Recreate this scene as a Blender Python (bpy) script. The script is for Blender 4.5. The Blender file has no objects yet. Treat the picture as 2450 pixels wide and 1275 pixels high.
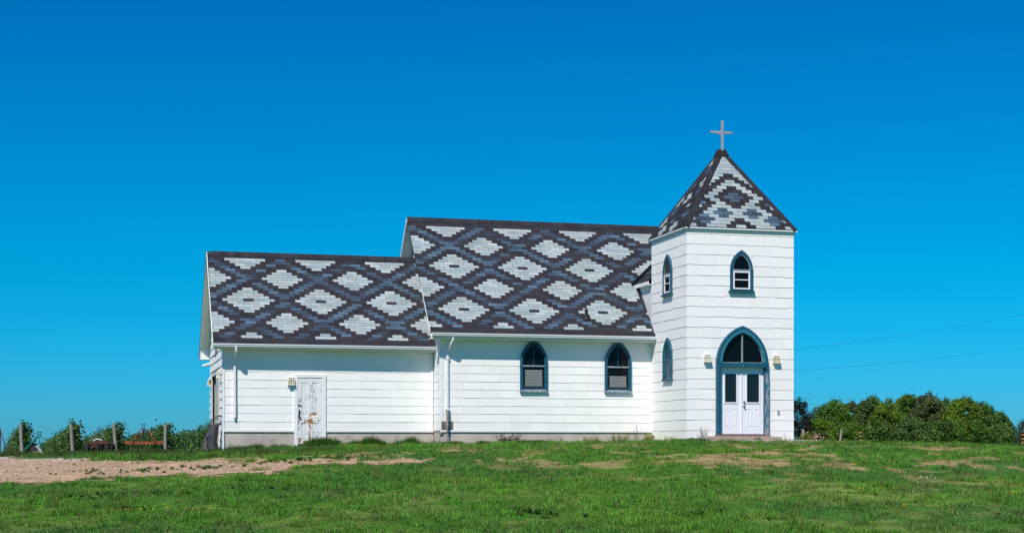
import bpy, bmesh, math, random
import numpy as np
from mathutils import Vector, Matrix
random.seed(7); rng = np.random.default_rng(11)
scene = bpy.context.scene
COL = scene.collection

# ------------------------------------------------------------------ camera
# eye level is z = 0; +X runs along the church front, +Y into the scene
CAM = np.array([-17.657, -48.703]); YAW = math.radians(14.763)
FW = np.array([math.sin(YAW), math.cos(YAW)]); RT = np.array([math.cos(YAW), -math.sin(YAW)])
cd = bpy.data.cameras.new('camera'); cam = bpy.data.objects.new('camera', cd); COL.objects.link(cam)
cam.location = (CAM[0], CAM[1], 0.0); cam.rotation_euler = (math.radians(90), 0, -YAW)
cd.sensor_width = 36.0; cd.lens = 54.37; cd.shift_y = 0.1745; cd.clip_start = 0.5; cd.clip_end = 9000
scene.camera = cam

# ------------------------------------------------------------------ sky and sun
SUN = Vector((-0.74, -1.0, 1.45)).normalized()
w = bpy.data.worlds.new("World"); scene.world = w; w.use_nodes = True
nt = w.node_tree; nt.nodes.clear()
out = nt.nodes.new('ShaderNodeOutputWorld'); bg = nt.nodes.new('ShaderNodeBackground')
sky = nt.nodes.new('ShaderNodeTexSky'); sky.sky_type = 'NISHITA'; sky.sun_disc = False
sky.sun_elevation = math.asin(SUN.z); sky.sun_rotation = math.atan2(SUN.x, SUN.y) % (2*math.pi)
sky.air_density = 1.0; sky.dust_density = 0.3; sky.ozone_density = 3.0
tc = nt.nodes.new('ShaderNodeTexCoord'); sp = nt.nodes.new('ShaderNodeSeparateXYZ'); cb = nt.nodes.new('ShaderNodeCombineXYZ')
mx = nt.nodes.new('ShaderNodeMath'); mx.operation = 'MAXIMUM'; mx.inputs[1].default_value = 0.004
nt.links.new(tc.outputs['Generated'], sp.inputs[0]); nt.links.new(sp.outputs[0], cb.inputs[0]); nt.links.new(sp.outputs[1], cb.inputs[1])
nt.links.new(sp.outputs[2], mx.inputs[0]); nt.links.new(mx.outputs[0], cb.inputs[2]); nt.links.new(cb.outputs[0], sky.inputs['Vector'])
# clear polarised blue: a deep clean air tint over the sky, stronger with height
ramp = nt.nodes.new('ShaderNodeValToRGB'); e = ramp.color_ramp.elements
SKYT = [(0.0,(0.115,0.54,0.98)),(0.035,(0.055,0.55,1.02)),(0.07,(0.015,0.57,0.98)),(0.11,(0.0,0.58,0.93)),(0.16,(0.0,0.575,0.92)),(0.30,(0.0,0.47,0.93)),(1.0,(0.16,0.66,1.0))]
e[0].position = SKYT[0][0]; e[0].color = (*SKYT[0][1],1); e[1].position = 1.0; e[1].color = (*SKYT[-1][1],1)
for p_, c_ in SKYT[1:-1]:
    q = e.new(p_); q.color = (*c_, 1)
mul = nt.nodes.new('ShaderNodeMix'); mul.data_type = 'RGBA'; mul.blend_type = 'MULTIPLY'; mul.inputs['Factor'].default_value = 1.0
mul.clamp_result = False
nt.links.new(mx.outputs[0], ramp.inputs[0]); nt.links.new(sky.outputs[0], mul.inputs['A']); nt.links.new(ramp.outputs[0], mul.inputs['B'])
nt.links.new(mul.outputs['Result'], bg.inputs['Color']); bg.inputs['Strength'].default_value = 0.11
nt.links.new(bg.outputs[0], out.inputs['Surface'])
sd = bpy.data.lights.new('sun', 'SUN'); so = bpy.data.objects.new('sun', sd); COL.objects.link(so)
sd.energy = 5.0; sd.angle = math.radians(0.5); sd.color = (1.0, 0.90, 0.80)
so.rotation_euler = SUN.to_track_quat('Z', 'Y').to_euler(); so.location = (-30, -40, 60)
scene.view_settings.view_transform = 'Standard'; scene.view_settings.look = 'None'
scene.view_settings.exposure = 0.0; scene.view_settings.gamma = 1.0; scene.view_settings.use_curve_mapping = False
scene.render.engine = 'CYCLES'; scene.cycles.max_bounces = 8; scene.cycles.transparent_max_bounces = 12

# ------------------------------------------------------------------ helpers
def tag(o, label=None, cat=None, group=None, kind=None):
    if label: o['label'] = label
    if cat: o['category'] = cat
    if group: o['group'] = group
    if kind: o['kind'] = kind
    return o
def empty(name, loc=(0,0,0), label=None, cat=None, group=None):
    o = bpy.data.objects.new(name, None); COL.objects.link(o); o.location = loc
    return tag(o, label, cat, group)
def link(name, me, parent=None, mats=()):
    o = bpy.data.objects.new(name, me); COL.objects.link(o)
    for m in mats: me.materials.append(m)
    if parent is not None:
        o.parent = parent
        l = Vector((0,0,0)); p = parent
        while p is not None: l += p.location; p = p.parent
        me.transform(Matrix.Translation(-l))
    return o
def arrays(name, V, k, mat, col=None, parent=None, faces=None, smooth=False):
    """mesh out of numpy arrays: V (n,3), consecutive groups of k vertices are faces (or faces given)"""
    V = np.ascontiguousarray(V, dtype=np.float32); me = bpy.data.meshes.new(name); n = len(V)
    if faces is None: idx = np.arange(n, dtype=np.int32); nf = n // k
    else: idx = np.ascontiguousarray(faces, dtype=np.int32).ravel(); nf = len(idx) // k
    me.vertices.add(n); me.vertices.foreach_set('co', V.ravel())
    me.loops.add(len(idx)); me.loops.foreach_set('vertex_index', idx)
    me.polygons.add(nf); me.polygons.foreach_set('loop_start', np.arange(0, nf*k, k, dtype=np.int32))
    me.update(calc_edges=True)
    if smooth: me.polygons.foreach_set('use_smooth', np.ones(nf, dtype=bool))
    if col is not None:
        a = me.color_attributes.new('Col', 'FLOAT_COLOR', 'POINT')
        c = np.ones((n,4), dtype=np.float32); c[:, :3] = col; a.data.foreach_set('color', c.ravel())
    return link(name, me, parent, [mat])
class MB:
    def __init__(s): s.v=[]; s.f=[]; s.m=[]; s.c=[]; s.col=(1,1,1); s.mi=0
    def face(s, pts, col=None, mi=None):
        i = len(s.v); s.v += [tuple(p) for p in pts]; s.f.append(tuple(range(i, i+len(pts))))
        s.m.append(s.mi if mi is None else mi); s.c += [col or s.col]*len(pts)
    def hexa(s, p, col=None, mi=None):
        i = len(s.v); s.v += [tuple(q) for q in p]; s.c += [col or s.col]*8
        for f in ((0,3,2,1),(4,5,6,7),(0,1,5,4),(1,2,6,5),(2,3,7,6),(3,0,4,7)):
            s.f.append(tuple(i+k for k in f)); s.m.append(s.mi if mi is None else mi)
    def box(s, x0,x1,y0,y1,z0,z1, col=None, mi=None):
        s.hexa([(x0,y0,z0),(x1,y0,z0),(x1,y1,z0),(x0,y1,z0),(x0,y0,z1),(x1,y0,z1),(x1,y1,z1),(x0,y1,z1)], col, mi)
    def tube(s, pts, r, n=8, col=None, cap=True, r2=None, mi=None):
        pts = [Vector(p) for p in pts]; rings = []
        for i, p in enumerate(pts):
            d = (pts[min(i+1,len(pts)-1)] - pts[max(i-1,0)]).normalized()
            a = d.cross(Vector((0,0,1)));
            if a.length < 0.05: a = d.cross(Vector((0,1,0)))
            a.normalize(); b = d.cross(a).normalized()
            rr = r if r2 is None else r + (r2-r)*i/(len(pts)-1)
            base = len(s.v)
            for k in range(n):
                t = 2*math.pi*(k+.5)/n; s.v.append(tuple(p + a*math.cos(t)*rr + b*math.sin(t)*rr)); s.c.append(col or s.col)
            rings.append(base)
        for A, B in zip(rings, rings[1:]):
            for k in range(n):
                s.f.append((A+k, A+(k+1)%n, B+(k+1)%n, B+k)); s.m.append(s.mi if mi is None else mi)
        if cap:
            for A in (rings[0], rings[-1]): s.f.append(tuple(A+k for k in range(n))); s.m.append(s.mi if mi is None else mi)
    def extr(s, prof, fn, col=None, mi=None):
        """prism: profile points mapped by fn(p, 0) and fn(p, 1)"""
        n = len(prof); i = len(s.v)
        s.v += [tuple(fn(p,0)) for p in prof] + [tuple(fn(p,1)) for p in prof]; s.c += [col or s.col]*(2*n)
        mm = s.mi if mi is None else mi
        s.f.append(tuple(range(i,i+n))); s.m.append(mm); s.f.append(tuple(range(i+2*n-1,i+n-1,-1))); s.m.append(mm)
        for k in range(n): s.f.append((i+k, i+(k+1)%n, i+n+(k+1)%n, i+n+k)); s.m.append(mm)
    def ring(s, A, B, f0, f1, col=None):
        """band between outlines A and B (same length, open), from depth map f0 to f1"""
        n = len(A); i = len(s.v)
        for P, f in ((A,f0),(B,f0),(A,f1),(B,f1)):
            s.v += [tuple(f(p)) for p in P]; s.c += [col or s.col]*n
        a0, b0, a1, b1 = i, i+n, i+2*n, i+3*n
        for k in range(n-1):
            for q in ((a1+k,a1+k+1,b1+k+1,b1+k),(a0+k,a0+k+1,a1+k+1,a1+k),(b0+k,b1+k,b1+k+1,b0+k+1)):
                s.f.append(q); s.m.append(s.mi)
        for k in (0, n-1): s.f.append((a0+k,a1+k,b1+k,b0+k)); s.m.append(s.mi)
    def build(s, name, mats, parent=None, smooth=False, fix=True, bevel=0):
        if not isinstance(mats, (list, tuple)): mats = [mats]
        me = bpy.data.meshes.new(name); me.from_pydata(s.v, [], s.f)
        me.polygons.foreach_set('material_index', s.m)
        a = me.color_attributes.new('Col', 'FLOAT_COLOR', 'POINT')
        c = np.ones((len(s.v),4), dtype=np.float32); c[:, :3] = np.array(s.c, dtype=np.float32).reshape(-1,3); a.data.foreach_set('color', c.ravel())
        if fix:
            bm = bmesh.new(); bm.from_mesh(me); bmesh.ops.recalc_face_normals(bm, faces=bm.faces)
            if bevel: bmesh.ops.bevel(bm, geom=bm.edges[:], offset=bevel, segments=1, affect='EDGES')
            bm.to_mesh(me); bm.free()
        if smooth: me.polygons.foreach_set('use_smooth', np.ones(len(me.polygons), dtype=bool))
        return link(name, me, parent, mats)

# value noise for scatter and wear maps
_G = rng.random((256,256)).astype(np.float32)
def vn(x, y):
    x = np.asarray(x, dtype=np.float64); y = np.asarray(y, dtype=np.float64)
    xi = np.floor(x).astype(int); yi = np.floor(y).astype(int); fx = x-xi; fy = y-yi
    fx = fx*fx*(3-2*fx); fy = fy*fy*(3-2*fy)
    g = lambda a,b: _G[a % 256, b % 256]
    return (g(xi,yi)*(1-fx)+g(xi+1,yi)*fx)*(1-fy)+(g(xi,yi+1)*(1-fx)+g(xi+1,yi+1)*fx)*fy
def fbm(x, y, o=4):
    s = 0; a = 1; t = 0
    for i in range(o): s = s + a*vn(x*2**i+i*17.3, y*2**i+i*9.1); t += a; a *= .55
    return s/t
def sstep(a, b, x): t = np.clip((x-a)/(b-a), 0, 1); return t*t*(3-2*t)

# ------------------------------------------------------------------ materials
def mat(name, col=(.5,.5,.5), rough=.7, attr=False, noise=0.0, nscale=8.0, bump=0.0, bscale=30.0, metal=0.0, spec=0.5, wear=None, trans=0.0, sheen=0, stretch=(1,1,1)):
    m = bpy.data.materials.new(name); m.use_nodes = True; n = m.node_tree; N = n.nodes; L = n.links
    b = N['Principled BSDF']; b.inputs['Roughness'].default_value = rough; b.inputs['Metallic'].default_value = metal
    b.inputs['Specular IOR Level'].default_value = spec
    if attr:
        a = N.new('ShaderNodeAttribute'); a.attribute_name = 'Col'; c = a.outputs['Color']
    else:
        r = N.new('ShaderNodeRGB'); r.outputs[0].default_value = (*col,1); c = r.outputs[0]
    t = N.new('ShaderNodeTexCoord'); mp = N.new('ShaderNodeMapping'); mp.inputs['Scale'].default_value = stretch
    L.new(t.outputs['Object'], mp.inputs['Vector'])
    if noise:
        nz = N.new('ShaderNodeTexNoise'); nz.inputs['Scale'].default_value = nscale; nz.inputs['Detail'].default_value = 5
        L.new(mp.outputs[0], nz.inputs['Vector'])
        mr = N.new('ShaderNodeMapRange'); mr.inputs[1].default_value = .25; mr.inputs[2].default_value = .75
        mr.inputs[3].default_value = 1-noise; mr.inputs[4].default_value = 1+noise*.6; L.new(nz.outputs['Fac'], mr.inputs[0])
        mm = N.new('ShaderNodeMix'); mm.data_type='RGBA'; mm.blend_type='MULTIPLY'; mm.inputs['Factor'].default_value = 1
        L.new(c, mm.inputs['A']); L.new(mr.outputs[0], mm.inputs['B']); c = mm.outputs['Result']
    if wear:
        wc, ws, lo, hi = wear
        nz = N.new('ShaderNodeTexNoise'); nz.inputs['Scale'].default_value = ws; nz.inputs['Detail'].default_value = 8; nz.inputs['Roughness'].default_value = .65
        L.new(mp.outputs[0], nz.inputs['Vector'])
        mr = N.new('ShaderNodeMapRange'); mr.inputs[1].default_value = lo; mr.inputs[2].default_value = hi; L.new(nz.outputs['Fac'], mr.inputs[0])
        mm = N.new('ShaderNodeMix'); mm.data_type='RGBA'; L.new(mr.outputs[0], mm.inputs['Factor']); L.new(c, mm.inputs['A']); mm.inputs['B'].default_value = (*wc,1); c = mm.outputs['Result']
    L.new(c, b.inputs['Base Color'])
    if bump:
        nz = N.new('ShaderNodeTexNoise'); nz.inputs['Scale'].default_value = bscale; nz.inputs['Detail'].default_value = 4; L.new(mp.outputs[0], nz.inputs['Vector'])
        bp = N.new('ShaderNodeBump'); bp.inputs['Strength'].default_value = bump; bp.inputs['Distance'].default_value = .02
        L.new(nz.outputs['Fac'], bp.inputs['Height']); L.new(bp.outputs[0], b.inputs['Normal'])
    if trans:
        tr = N.new('ShaderNodeBsdfTranslucent'); L.new(c, tr.inputs['Color']); ms = N.new('ShaderNodeMixShader'); ms.inputs[0].default_value = trans
        o = N['Material Output']; L.new(b.outputs[0], ms.inputs[1]); L.new(tr.outputs[0], ms.inputs[2]); L.new(ms.outputs[0], o.inputs['Surface'])
    return m
M = {}
M['siding'] = mat('siding', attr=True, rough=.62, noise=.03, nscale=3.0, spec=.25, wear=((.50,.50,.47), 1.9, .66, .85), stretch=(1,1,.35))
M['trim'] = mat('white_trim', (.80,.81,.82), .5, noise=.05, nscale=4, spec=.3)
M['soffit'] = mat('soffit', (.74,.74,.70), .6, noise=.08, nscale=3, spec=.2)
M['metal_white'] = mat('white_metal', (.78,.80,.84), .32, noise=.05, nscale=5, spec=.5)
M['shingle'] = mat('roof_shingle', attr=True, rough=.92, noise=.22, nscale=26, bump=.5, bscale=160, spec=.15)
M['flashing'] = mat('black_flashing', (.012,.013,.018), .6)
M['blue'] = mat('blue_paint', (.005,.088,.150), .5, noise=.25, nscale=9, wear=((.22,.30,.34), 14, .60, .72), stretch=(1,1,.5))
M['blue_worn'] = mat('worn_blue_paint', (.03,.15,.22), .6, noise=.3, nscale=9, wear=((.30,.30,.32), 11, .47, .56), stretch=(1,1,.3))
M['greyblue'] = mat('faded_blue_paint', (.16,.24,.30), .6, noise=.3, nscale=12, wear=((.42,.45,.47), 16, .50, .62))
M['concrete'] = mat('concrete', (.50,.45,.39), .9, noise=.28, nscale=1.6, bump=.4, bscale=40, wear=((.20,.18,.16), 2.3, .58, .75))
M['step'] = mat('step_concrete', (.36,.27,.22), .9, noise=.25, nscale=5, bump=.4, bscale=50)
M['dark'] = mat('interior_shade', (.004,.004,.005), .9, spec=.1)  # near-black colour standing for the shade of unlit rooms
M['doorwhite'] = mat('door_paint', (.78,.80,.86), .35, spec=.4)
M['olddoor'] = mat('peeling_paint', attr=True, rough=.75, bump=.3, bscale=60)
M['blind'] = mat('window_blind', (.44,.43,.40), .7, noise=.15, nscale=4)
M['brass'] = mat('old_metal', (.16,.14,.12), .4, metal=.8)
M['lampglass'] = mat('amber_lamp_glass', (.42,.33,.13), .3, noise=.2, nscale=20)
M['lampwhite'] = mat('lamp_casing', (.72,.72,.68), .5)
M['wood_grey'] = mat('weathered_wood', (.27,.25,.235), .9, noise=.35, nscale=14, bump=.6, bscale=30, wear=((.10,.09,.085), 6, .58, .68), stretch=(1,1,.15))
M['crosswood'] = mat('cross_wood', (.35,.36,.385), .8, noise=.3, nscale=14, wear=((.18,.15,.16), 9, .56, .66))
M['leaf'] = mat('leaf', attr=True, rough=.55, trans=.28, spec=.35)
M['grass'] = mat('grass_blade', attr=True, rough=.6, trans=.30, spec=.25)
M['ground'] = mat('ground', attr=True, rough=.95, noise=.35, nscale=2.2, bump=1.0, bscale=9, spec=.1)
M['dirt'] = mat('dirt', attr=True, rough=.97, noise=.38, nscale=13.0, bump=1.0, bscale=22, spec=.1, wear=((.16,.12,.095), 7.0, .62, .72))
M['bark'] = mat('bark', (.10,.08,.065), .9, noise=.3, nscale=10)
M['rust'] = mat('rusted_orange_steel', (.30,.055,.022), .8, noise=.35, nscale=6, wear=((.10,.03,.015), 9, .52, .66))
M['rustdark'] = mat('rusted_brown_steel', (.10,.032,.022), .85, noise=.4, nscale=6, wear=((.035,.018,.014), 8, .5, .66))
M['greensteel'] = mat('green_steel', (.012,.16,.10), .5, noise=.3, nscale=8)
M['bluesteel'] = mat('dull_blue_steel', (.05,.06,.15), .6, noise=.3, nscale=8)
M['darksteel'] = mat('dark_steel', (.02,.018,.018), .7, noise=.3)
M['rubber'] = mat('grey_rubber', (.055,.055,.062), .7, noise=.35, nscale=5, bump=.6, bscale=12)
M['cream'] = mat('cream_paint', (.55,.50,.33), .7, noise=.2)
M['orange'] = mat('orange_plastic', (.50,.23,.02), .5)
M['redsteel'] = mat('dark_red_steel', (.22,.02,.03), .6, noise=.3)
M['wire'] = mat('cable', (.03,.08,.14), .6)
M['petal'] = mat('petal', attr=True, rough=.6, trans=.2)
def glassmat(name, tint, mixf):
    m = bpy.data.materials.new(name); m.use_nodes = True; N = m.node_tree.nodes; L = m.node_tree.links; N.clear()
    o = N.new('ShaderNodeOutputMaterial'); t = N.new('ShaderNodeBsdfTransparent'); t.inputs[0].default_value = (*tint,1)
    g = N.new('ShaderNodeBsdfGlossy'); g.inputs['Roughness'].default_value = .04; f = N.new('ShaderNodeFresnel'); f.inputs[0].default_value = 1.28
    s = N.new('ShaderNodeMixShader'); L.new(f.outputs[0], s.inputs[0]); L.new(t.outputs[0], s.inputs[1]); L.new(g.outputs[0], s.inputs[2]); L.new(s.outputs[0], o.inputs[0])
    return m
M['glass'] = glassmat('window_glass', (.72,.74,.76), .1)

# ------------------------------------------------------------------ terrain
ZC_L = [-400,-60,-20,-15.9,-10.6,-9.2,-8.3,-6.2,-1.6,5.4,8.8,16,30,400]
ZC_Z = [-2.0,-.58,-.38,-.34,-.31,-.27,-.20,-.08,.0,.09,.08,-.04,-.22,-2.0]
def H_ld(l, d):
    l = np.asarray(l, dtype=np.float64); d = np.asarray(d, dtype=np.float64)
    zc = np.interp(l, ZC_L, ZC_Z); zb = -1.60
    t = np.clip((d-28)/19.0, 0, 1)
    tt = np.where(t < .9, t*1.045, .9405+(1-.9405)*(1-(1-np.clip((t-.9)/.1,0,1))**2))
    z = zb + (zc-zb)*tt
    z = np.where(d < 28, -1.60 - .10*sstep(28, 12, d), z)
    z = np.where(d < 28, z + (zc-zb)*1.045*(-(28-d)/19.0)*np.exp(-(28-d)/4.0), z)
    left = sstep(-7.5, -11.5, l)
    z = z - left*np.clip(d-66, 0, 2500)*.022 - (1-left)*np.clip(d-95, 0, 2500)*.014
    z = z + (fbm(l*.35, d*.35, 3)-.5)*.09*sstep(20,30,d)*(1-.8*sstep(44,47,d)) + (fbm(l*1.6+50, d*1.6, 2)-.5)*.035*(1-.6*sstep(44,47,d))
    return z
def ld_xy(l, d): return CAM[0]+FW[0]*d+RT[0]*l, CAM[1]+FW[1]*d+RT[1]*l
def xy_ld(x, y): dx = x-CAM[0]; dy = y-CAM[1]; return dx*RT[0]+dy*RT[1], dx*FW[0]+dy*FW[1]
def H(x, y): l, d = xy_ld(x, y); return float(H_ld(l, d))
def P(l, d, up=0.0):
    x, y = ld_xy(l, d); return Vector((float(x), float(y), float(H_ld(l, d))+up))

# bare dirt: a worn track across the left of the slope
TR_L = [-40,-15,-8.5,-4.8,-1.7,-.6,0.2]; TR_LO = [34.2,35.9,38.3,39.9,41.0,41.7,42.0]; TR_HI = [46.6,46.3,43.9,42.6,42.0,41.9,42.0]
def dirt_mask(l, d):
    lo = np.interp(l, TR_L, TR_LO); hi = np.interp(l, TR_L, TR_HI)
    n = (fbm(l*.8, d*.8, 4)-.5)*4.6; n2 = (fbm(l*3.2+30, d*2.6, 4)-.5)*6.0
    m = np.minimum(d-lo, hi-d) + n*.75 + n2*.45
    m = m - 2.0*sstep(.0, 1.5, l)
    m = np.where((d>49.5)|(d<33), -1, m)
    m = m - .9*sstep(44.2,45.5,d)*sstep(-13,-9,l)          # weedy upper edge towards the church
    return np.clip(m*1.3+.15, 0, 1)
def dry_mask(l, d):
    a = fbm(l*.62+7, d*.62+3, 4); b = fbm(l*2.4+2, d*2.0+9, 3)
    m = sstep(.49, .62, a*.55+b*.46)
    reg = .24 + 1.15*np.exp(-((d-41.6)/4.6)**2)*sstep(-4, 9, l) + .35*np.exp(-((d-43.5)/2.)**2) + .9*np.exp(-((d-44.6)/1.3)**2)*sstep(-11.5,-10,l)*sstep(1,-3,l)
    return np.clip(m*reg, 0, 1)
GRN = np.array([.085,.240,.024]); GR2 = np.array([.068,.195,.036]); GR3 = np.array([.110,.265,.026]); STRAW = np.array([.27,.215,.10]); SOIL = np.array([.36,.245,.145])
def turf_col(l, d):
    a = fbm(l*.7+11, d*.6, 3)[...,None]; b = fbm(l*.30, d*.26+5, 3)[...,None]; c = fbm(l*2.6, d*2.0, 3)[...,None]
    col = GRN*(1-sstep(.42,.64,a)) + GR3*sstep(.42,.64,a)
    k = sstep(.48,.64,b)*.7; col = col*(1-k)+GR2*k
    dk = vn(l*5.1+9, d*3.5+2)[...,None]
    return col*(.70+.62*c)*(.84+.32*dk)
ls = np.unique(np.concatenate([-np.geomspace(22,3500,34), np.arange(-22,22.01,.14), np.geomspace(22,3500,34)]))
ds = np.unique(np.concatenate([np.arange(-60,22,3.0), np.arange(22,49,.14), np.arange(49,70,.4), np.geomspace(70,5000,60)]))
LL, DD = np.meshgrid(ls, ds); ZZ = H_ld(LL, DD); XX, YY = ld_xy(LL, DD)
V = np.stack([XX,YY,ZZ], -1).reshape(-1,3); nl = len(ls); nd = len(ds)
i0 = (np.arange(nd-1)[:,None]*nl + np.arange(nl-1)[None,:]).ravel()
Fq = np.stack([i0, i0+1, i0+nl+1, i0+nl], 1)
dm = dirt_mask(LL,DD)[...,None]; dr = dry_mask(LL,DD)[...,None]
gc = turf_col(LL,DD)*.75; gc = gc*(1-dr) + (STRAW*.8+SOIL*.3)*dr; gc = gc*(1-dm)+SOIL*dm
ground = arrays('ground', V, 4, M['ground'], gc.reshape(-1,3), faces=Fq, smooth=True)
tag(ground, kind='structure')
# dirt track laid just above the turf
fl = dm[...,0]; sel = (fl[:-1,:-1] > .5) & (fl[1:,1:] > .5) & (fl[:-1,1:] > .5) & (fl[1:,:-1] > .5) & (DD[:-1,:-1] < 49) & (np.abs(LL[:-1,:-1]) < 40)
Fs = Fq[sel.ravel()]; used = np.unique(Fs); remap = np.zeros(len(V), dtype=np.int64); remap[used] = np.arange(len(used))
Vd = V[used].copy(); Ld, Dd = LL.ravel()[used], DD.ravel()[used]
Vd[:,2] += .008 + (fbm(Ld*4, Dd*4, 3)-.5)*.02 + .004
up = sstep(44.6, 46.0, Dd + (fbm(Ld*.8, Dd*.8, 2)-.5)*1.5)[:,None]*sstep(-6,-11,Ld)[:,None]
lf = sstep(-11,-17,Ld)[:,None]
cdirt = np.array([.45,.31,.20])*(.68+.30*fbm(Ld*1.1, Dd*2.4, 4)+.34*vn(Ld*7, Dd*6))[:,None]
cdirt = cdirt*(1-.75*up) + np.array([.44,.42,.41])*.75*up; cdirt = cdirt*(1-.35*lf)+np.array([.52,.43,.35])*.35*lf
rut = np.exp(-((Dd-(41.6+.14*(Ld+9)+.3*np.sin(Ld*.5)))/.16)**2)+np.exp(-((Dd-(43.2+.10*(Ld+9)+.3*np.sin(Ld*.5)))/.16)**2)
Vd[:,2] -= .02*rut
cdirt = cdirt*(1-.16*rut[:,None]*vn(Ld*1.5,Dd)[:,None])
st = sstep(.57,.70,fbm(Ld*3+70, Dd*4+3, 4))[:,None]*.6; cdirt = cdirt*(1-st)+np.array([.20,.17,.10])*st
tag(arrays('dirt_track', Vd, 4, M['dirt'], cdirt, faces=remap[Fs], smooth=True), kind='structure')

# loose stones on the track
def stones():
    l = rng.uniform(-16,-1,5200); d = rng.uniform(34,47,5200); k = (dirt_mask(l,d) > .75) & (np.abs(l) < .36*d); l, d = l[k], d[k]; n = len(l)
    s = rng.uniform(.006,.028,n)**1.0; z = H_ld(l,d)+.02; x,y = ld_xy(l,d); B = np.array([[-1,-1,-.4],[1,-.8,-.4],[.9,1,-.4],[-.8,.9,-.4],[-.5,-.5,.8],[.6,-.4,.7],[.4,.5,.8],[-.5,.4,.7]])
    V = (np.stack([x,y,z],1)[:,None,:] + B[None]*s[:,None,None]*rng.uniform(.6,1.3,(n,8,3))*np.array([1.2,1.2,.8])).reshape(-1,3)
    Fb = np.array([[4,5,6,7],[0,1,5,4],[1,2,6,5],[2,3,7,6],[3,0,4,7]]); F = (Fb[None]+8*np.arange(n)[:,None,None]).reshape(-1,4)
    c = np.array([.40,.31,.24])*rng.uniform(.4,1.5,(n,1)); return V, F, np.repeat(c,8,0)
Vs_,Fs_,Cs_ = stones()
tag(arrays('stones', Vs_, 4, M['dirt'], Cs_, faces=Fs_), 'loose pebbles strewn over the bare dirt track', 'stones', kind='stuff')
# ------------------------------------------------------------------ grass
def blades(name, l, d, h, wd, col, per=3, spread=.03, lean=.5, mat_=None, label=None, cat=None, parent=None):
    n = len(l)*per; b_ = np.repeat(rng.uniform(.62,1.45,len(l)),per)[:,None]; l = np.repeat(l,per)+rng.normal(0,spread,n); d = np.repeat(d,per)+rng.normal(0,spread,n)
    h = np.repeat(h,per)*rng.uniform(.55,1.25,n); wd = np.repeat(wd,per); col = np.repeat(col,per,0)*b_*rng.uniform(.55,1.35,(n,1))**1.7
    z = H_ld(l,d)-.01; x, y = ld_xy(l,d); a = rng.uniform(0,2*np.pi,n); ll = rng.uniform(0,lean,n)*h; la = rng.uniform(0,2*np.pi,n)
    ax, ay = np.cos(a)*wd*.5, np.sin(a)*wd*.5
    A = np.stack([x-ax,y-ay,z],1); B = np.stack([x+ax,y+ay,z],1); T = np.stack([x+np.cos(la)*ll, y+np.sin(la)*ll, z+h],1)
    V = np.stack([A,B,T],1).reshape(-1,3); C = (col[:,None,:]*np.array([.85,.85,1.22])[None,:,None]).reshape(-1,3)  # highlights painted in: tips lightened, blade bases darkened
    return V, C
def grass_field():
    N = 330000
    u = rng.random(N); d = 24 + 26*u**1.15; l = rng.uniform(-1,1,N)*(.345*d+1.0)
    dm = dirt_mask(l,d); dr = dry_mask(l,d); x, y = ld_xy(l,d)
    inside = ((x>-14.1)&(x<-7.2)&(y>.95))|((x>-7.3)&(x<3.5)&(y>-.05))|((x>-.05)&(x<3.7)&(y>-3.22))|((x>.55)&(x<2.9)&(y>-4.05))
    keep = (rng.random(N) > dm*1.15-.02) & (rng.random(N) > dr*.5) & ~inside
    l, d, dm, dr = l[keep], d[keep], dm[keep], dr[keep]
    clump = fbm(l*2.4, d*2.0, 3); big = fbm(l*.6+40, d*.6, 2)
    h = (.03 + .095*sstep(.44,.70,clump)**1.3 + .02*sstep(.5,.7,big))*(1-.45*dr)*(1-.5*dm)
    col = turf_col(l,d)*(.95+.5*(clump[:,None]-.5)); k = (dr*rng.uniform(.3,1.1,len(l)))[:,None].clip(0,1)
    col = col*(1-k)+STRAW*k; s = (rng.random(len(l))<.06)[:,None]; col = np.where(s, STRAW*.9, col)
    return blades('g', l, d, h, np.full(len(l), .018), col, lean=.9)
V1, C1 = grass_field()
# taller fringe along the top of the slope and the foot of the walls
def fringe(l0,l1,dfn,n,h0,h1,col,wd=.012,sp=.25):
    l = rng.uniform(l0,l1,n); d = dfn(l)+rng.normal(0,sp,n); h = h0+(h1-h0)*sstep(.35,.75,fbm(l*2.2,d*.5,2)+rng.uniform(-.15,.15,n))
    x, y = ld_xy(l,d)
    inside = ((x>-14.03)&(x<-7.2)&(y>.99))|((x>-7.23)&(x<3.5)&(y>-.01))|((x>-.01)&(x<3.7)&(y>-3.21))|((x>.55)&(x<2.9)&(y>-4.05))
    k = ~inside; l,d,h = l[k],d[k],h[k]
    return blades('f', l, d, h, np.full(len(l),wd), np.array(col)*np.ones((len(l),3)), lean=.6)
def wall_d(yw):  # distance of a front wall line for lateral l
    def f(l):
        # point on y = yw at lateral l
        return (yw - CAM[1] - RT[1]*l)/FW[1]
    return f
parts_ = [ (V1,C1) ]
parts_.append(fringe(-9.0,-2.3, lambda l: wall_d(1.0)(l)-.25, 9000, .05,.24, (.035,.105,.012), sp=.16))
parts_.append(fringe(-6.6,-3.2, lambda l: wall_d(1.0)(l)-.15, 3500, .12,.34, (.045,.125,.014), wd=.02, sp=.07))
parts_.append(fringe(-2.3,5.2, lambda l: wall_d(0.0)(l)-.25, 8000, .04,.16, (.040,.110,.014), sp=.16))
parts_.append(fringe(5.0,9.0, lambda l: wall_d(-3.2)(l)-.3, 4500, .03,.14, (.040,.115,.014), sp=.2))
parts_.append(fringe(8.6,26, lambda l: 52+rng.uniform(-4,13,len(l)), 26000, .05,.14, (.045,.125,.018), sp=.5))
parts_.append(fringe(-11.5,-3.5, lambda l: np.interp(l,[-11.5,-7,-3.5],[46.4,45.6,44.6])+rng.normal(0,.5,len(l)), 7000, .03,.13, (.075,.120,.025), sp=.4))
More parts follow.
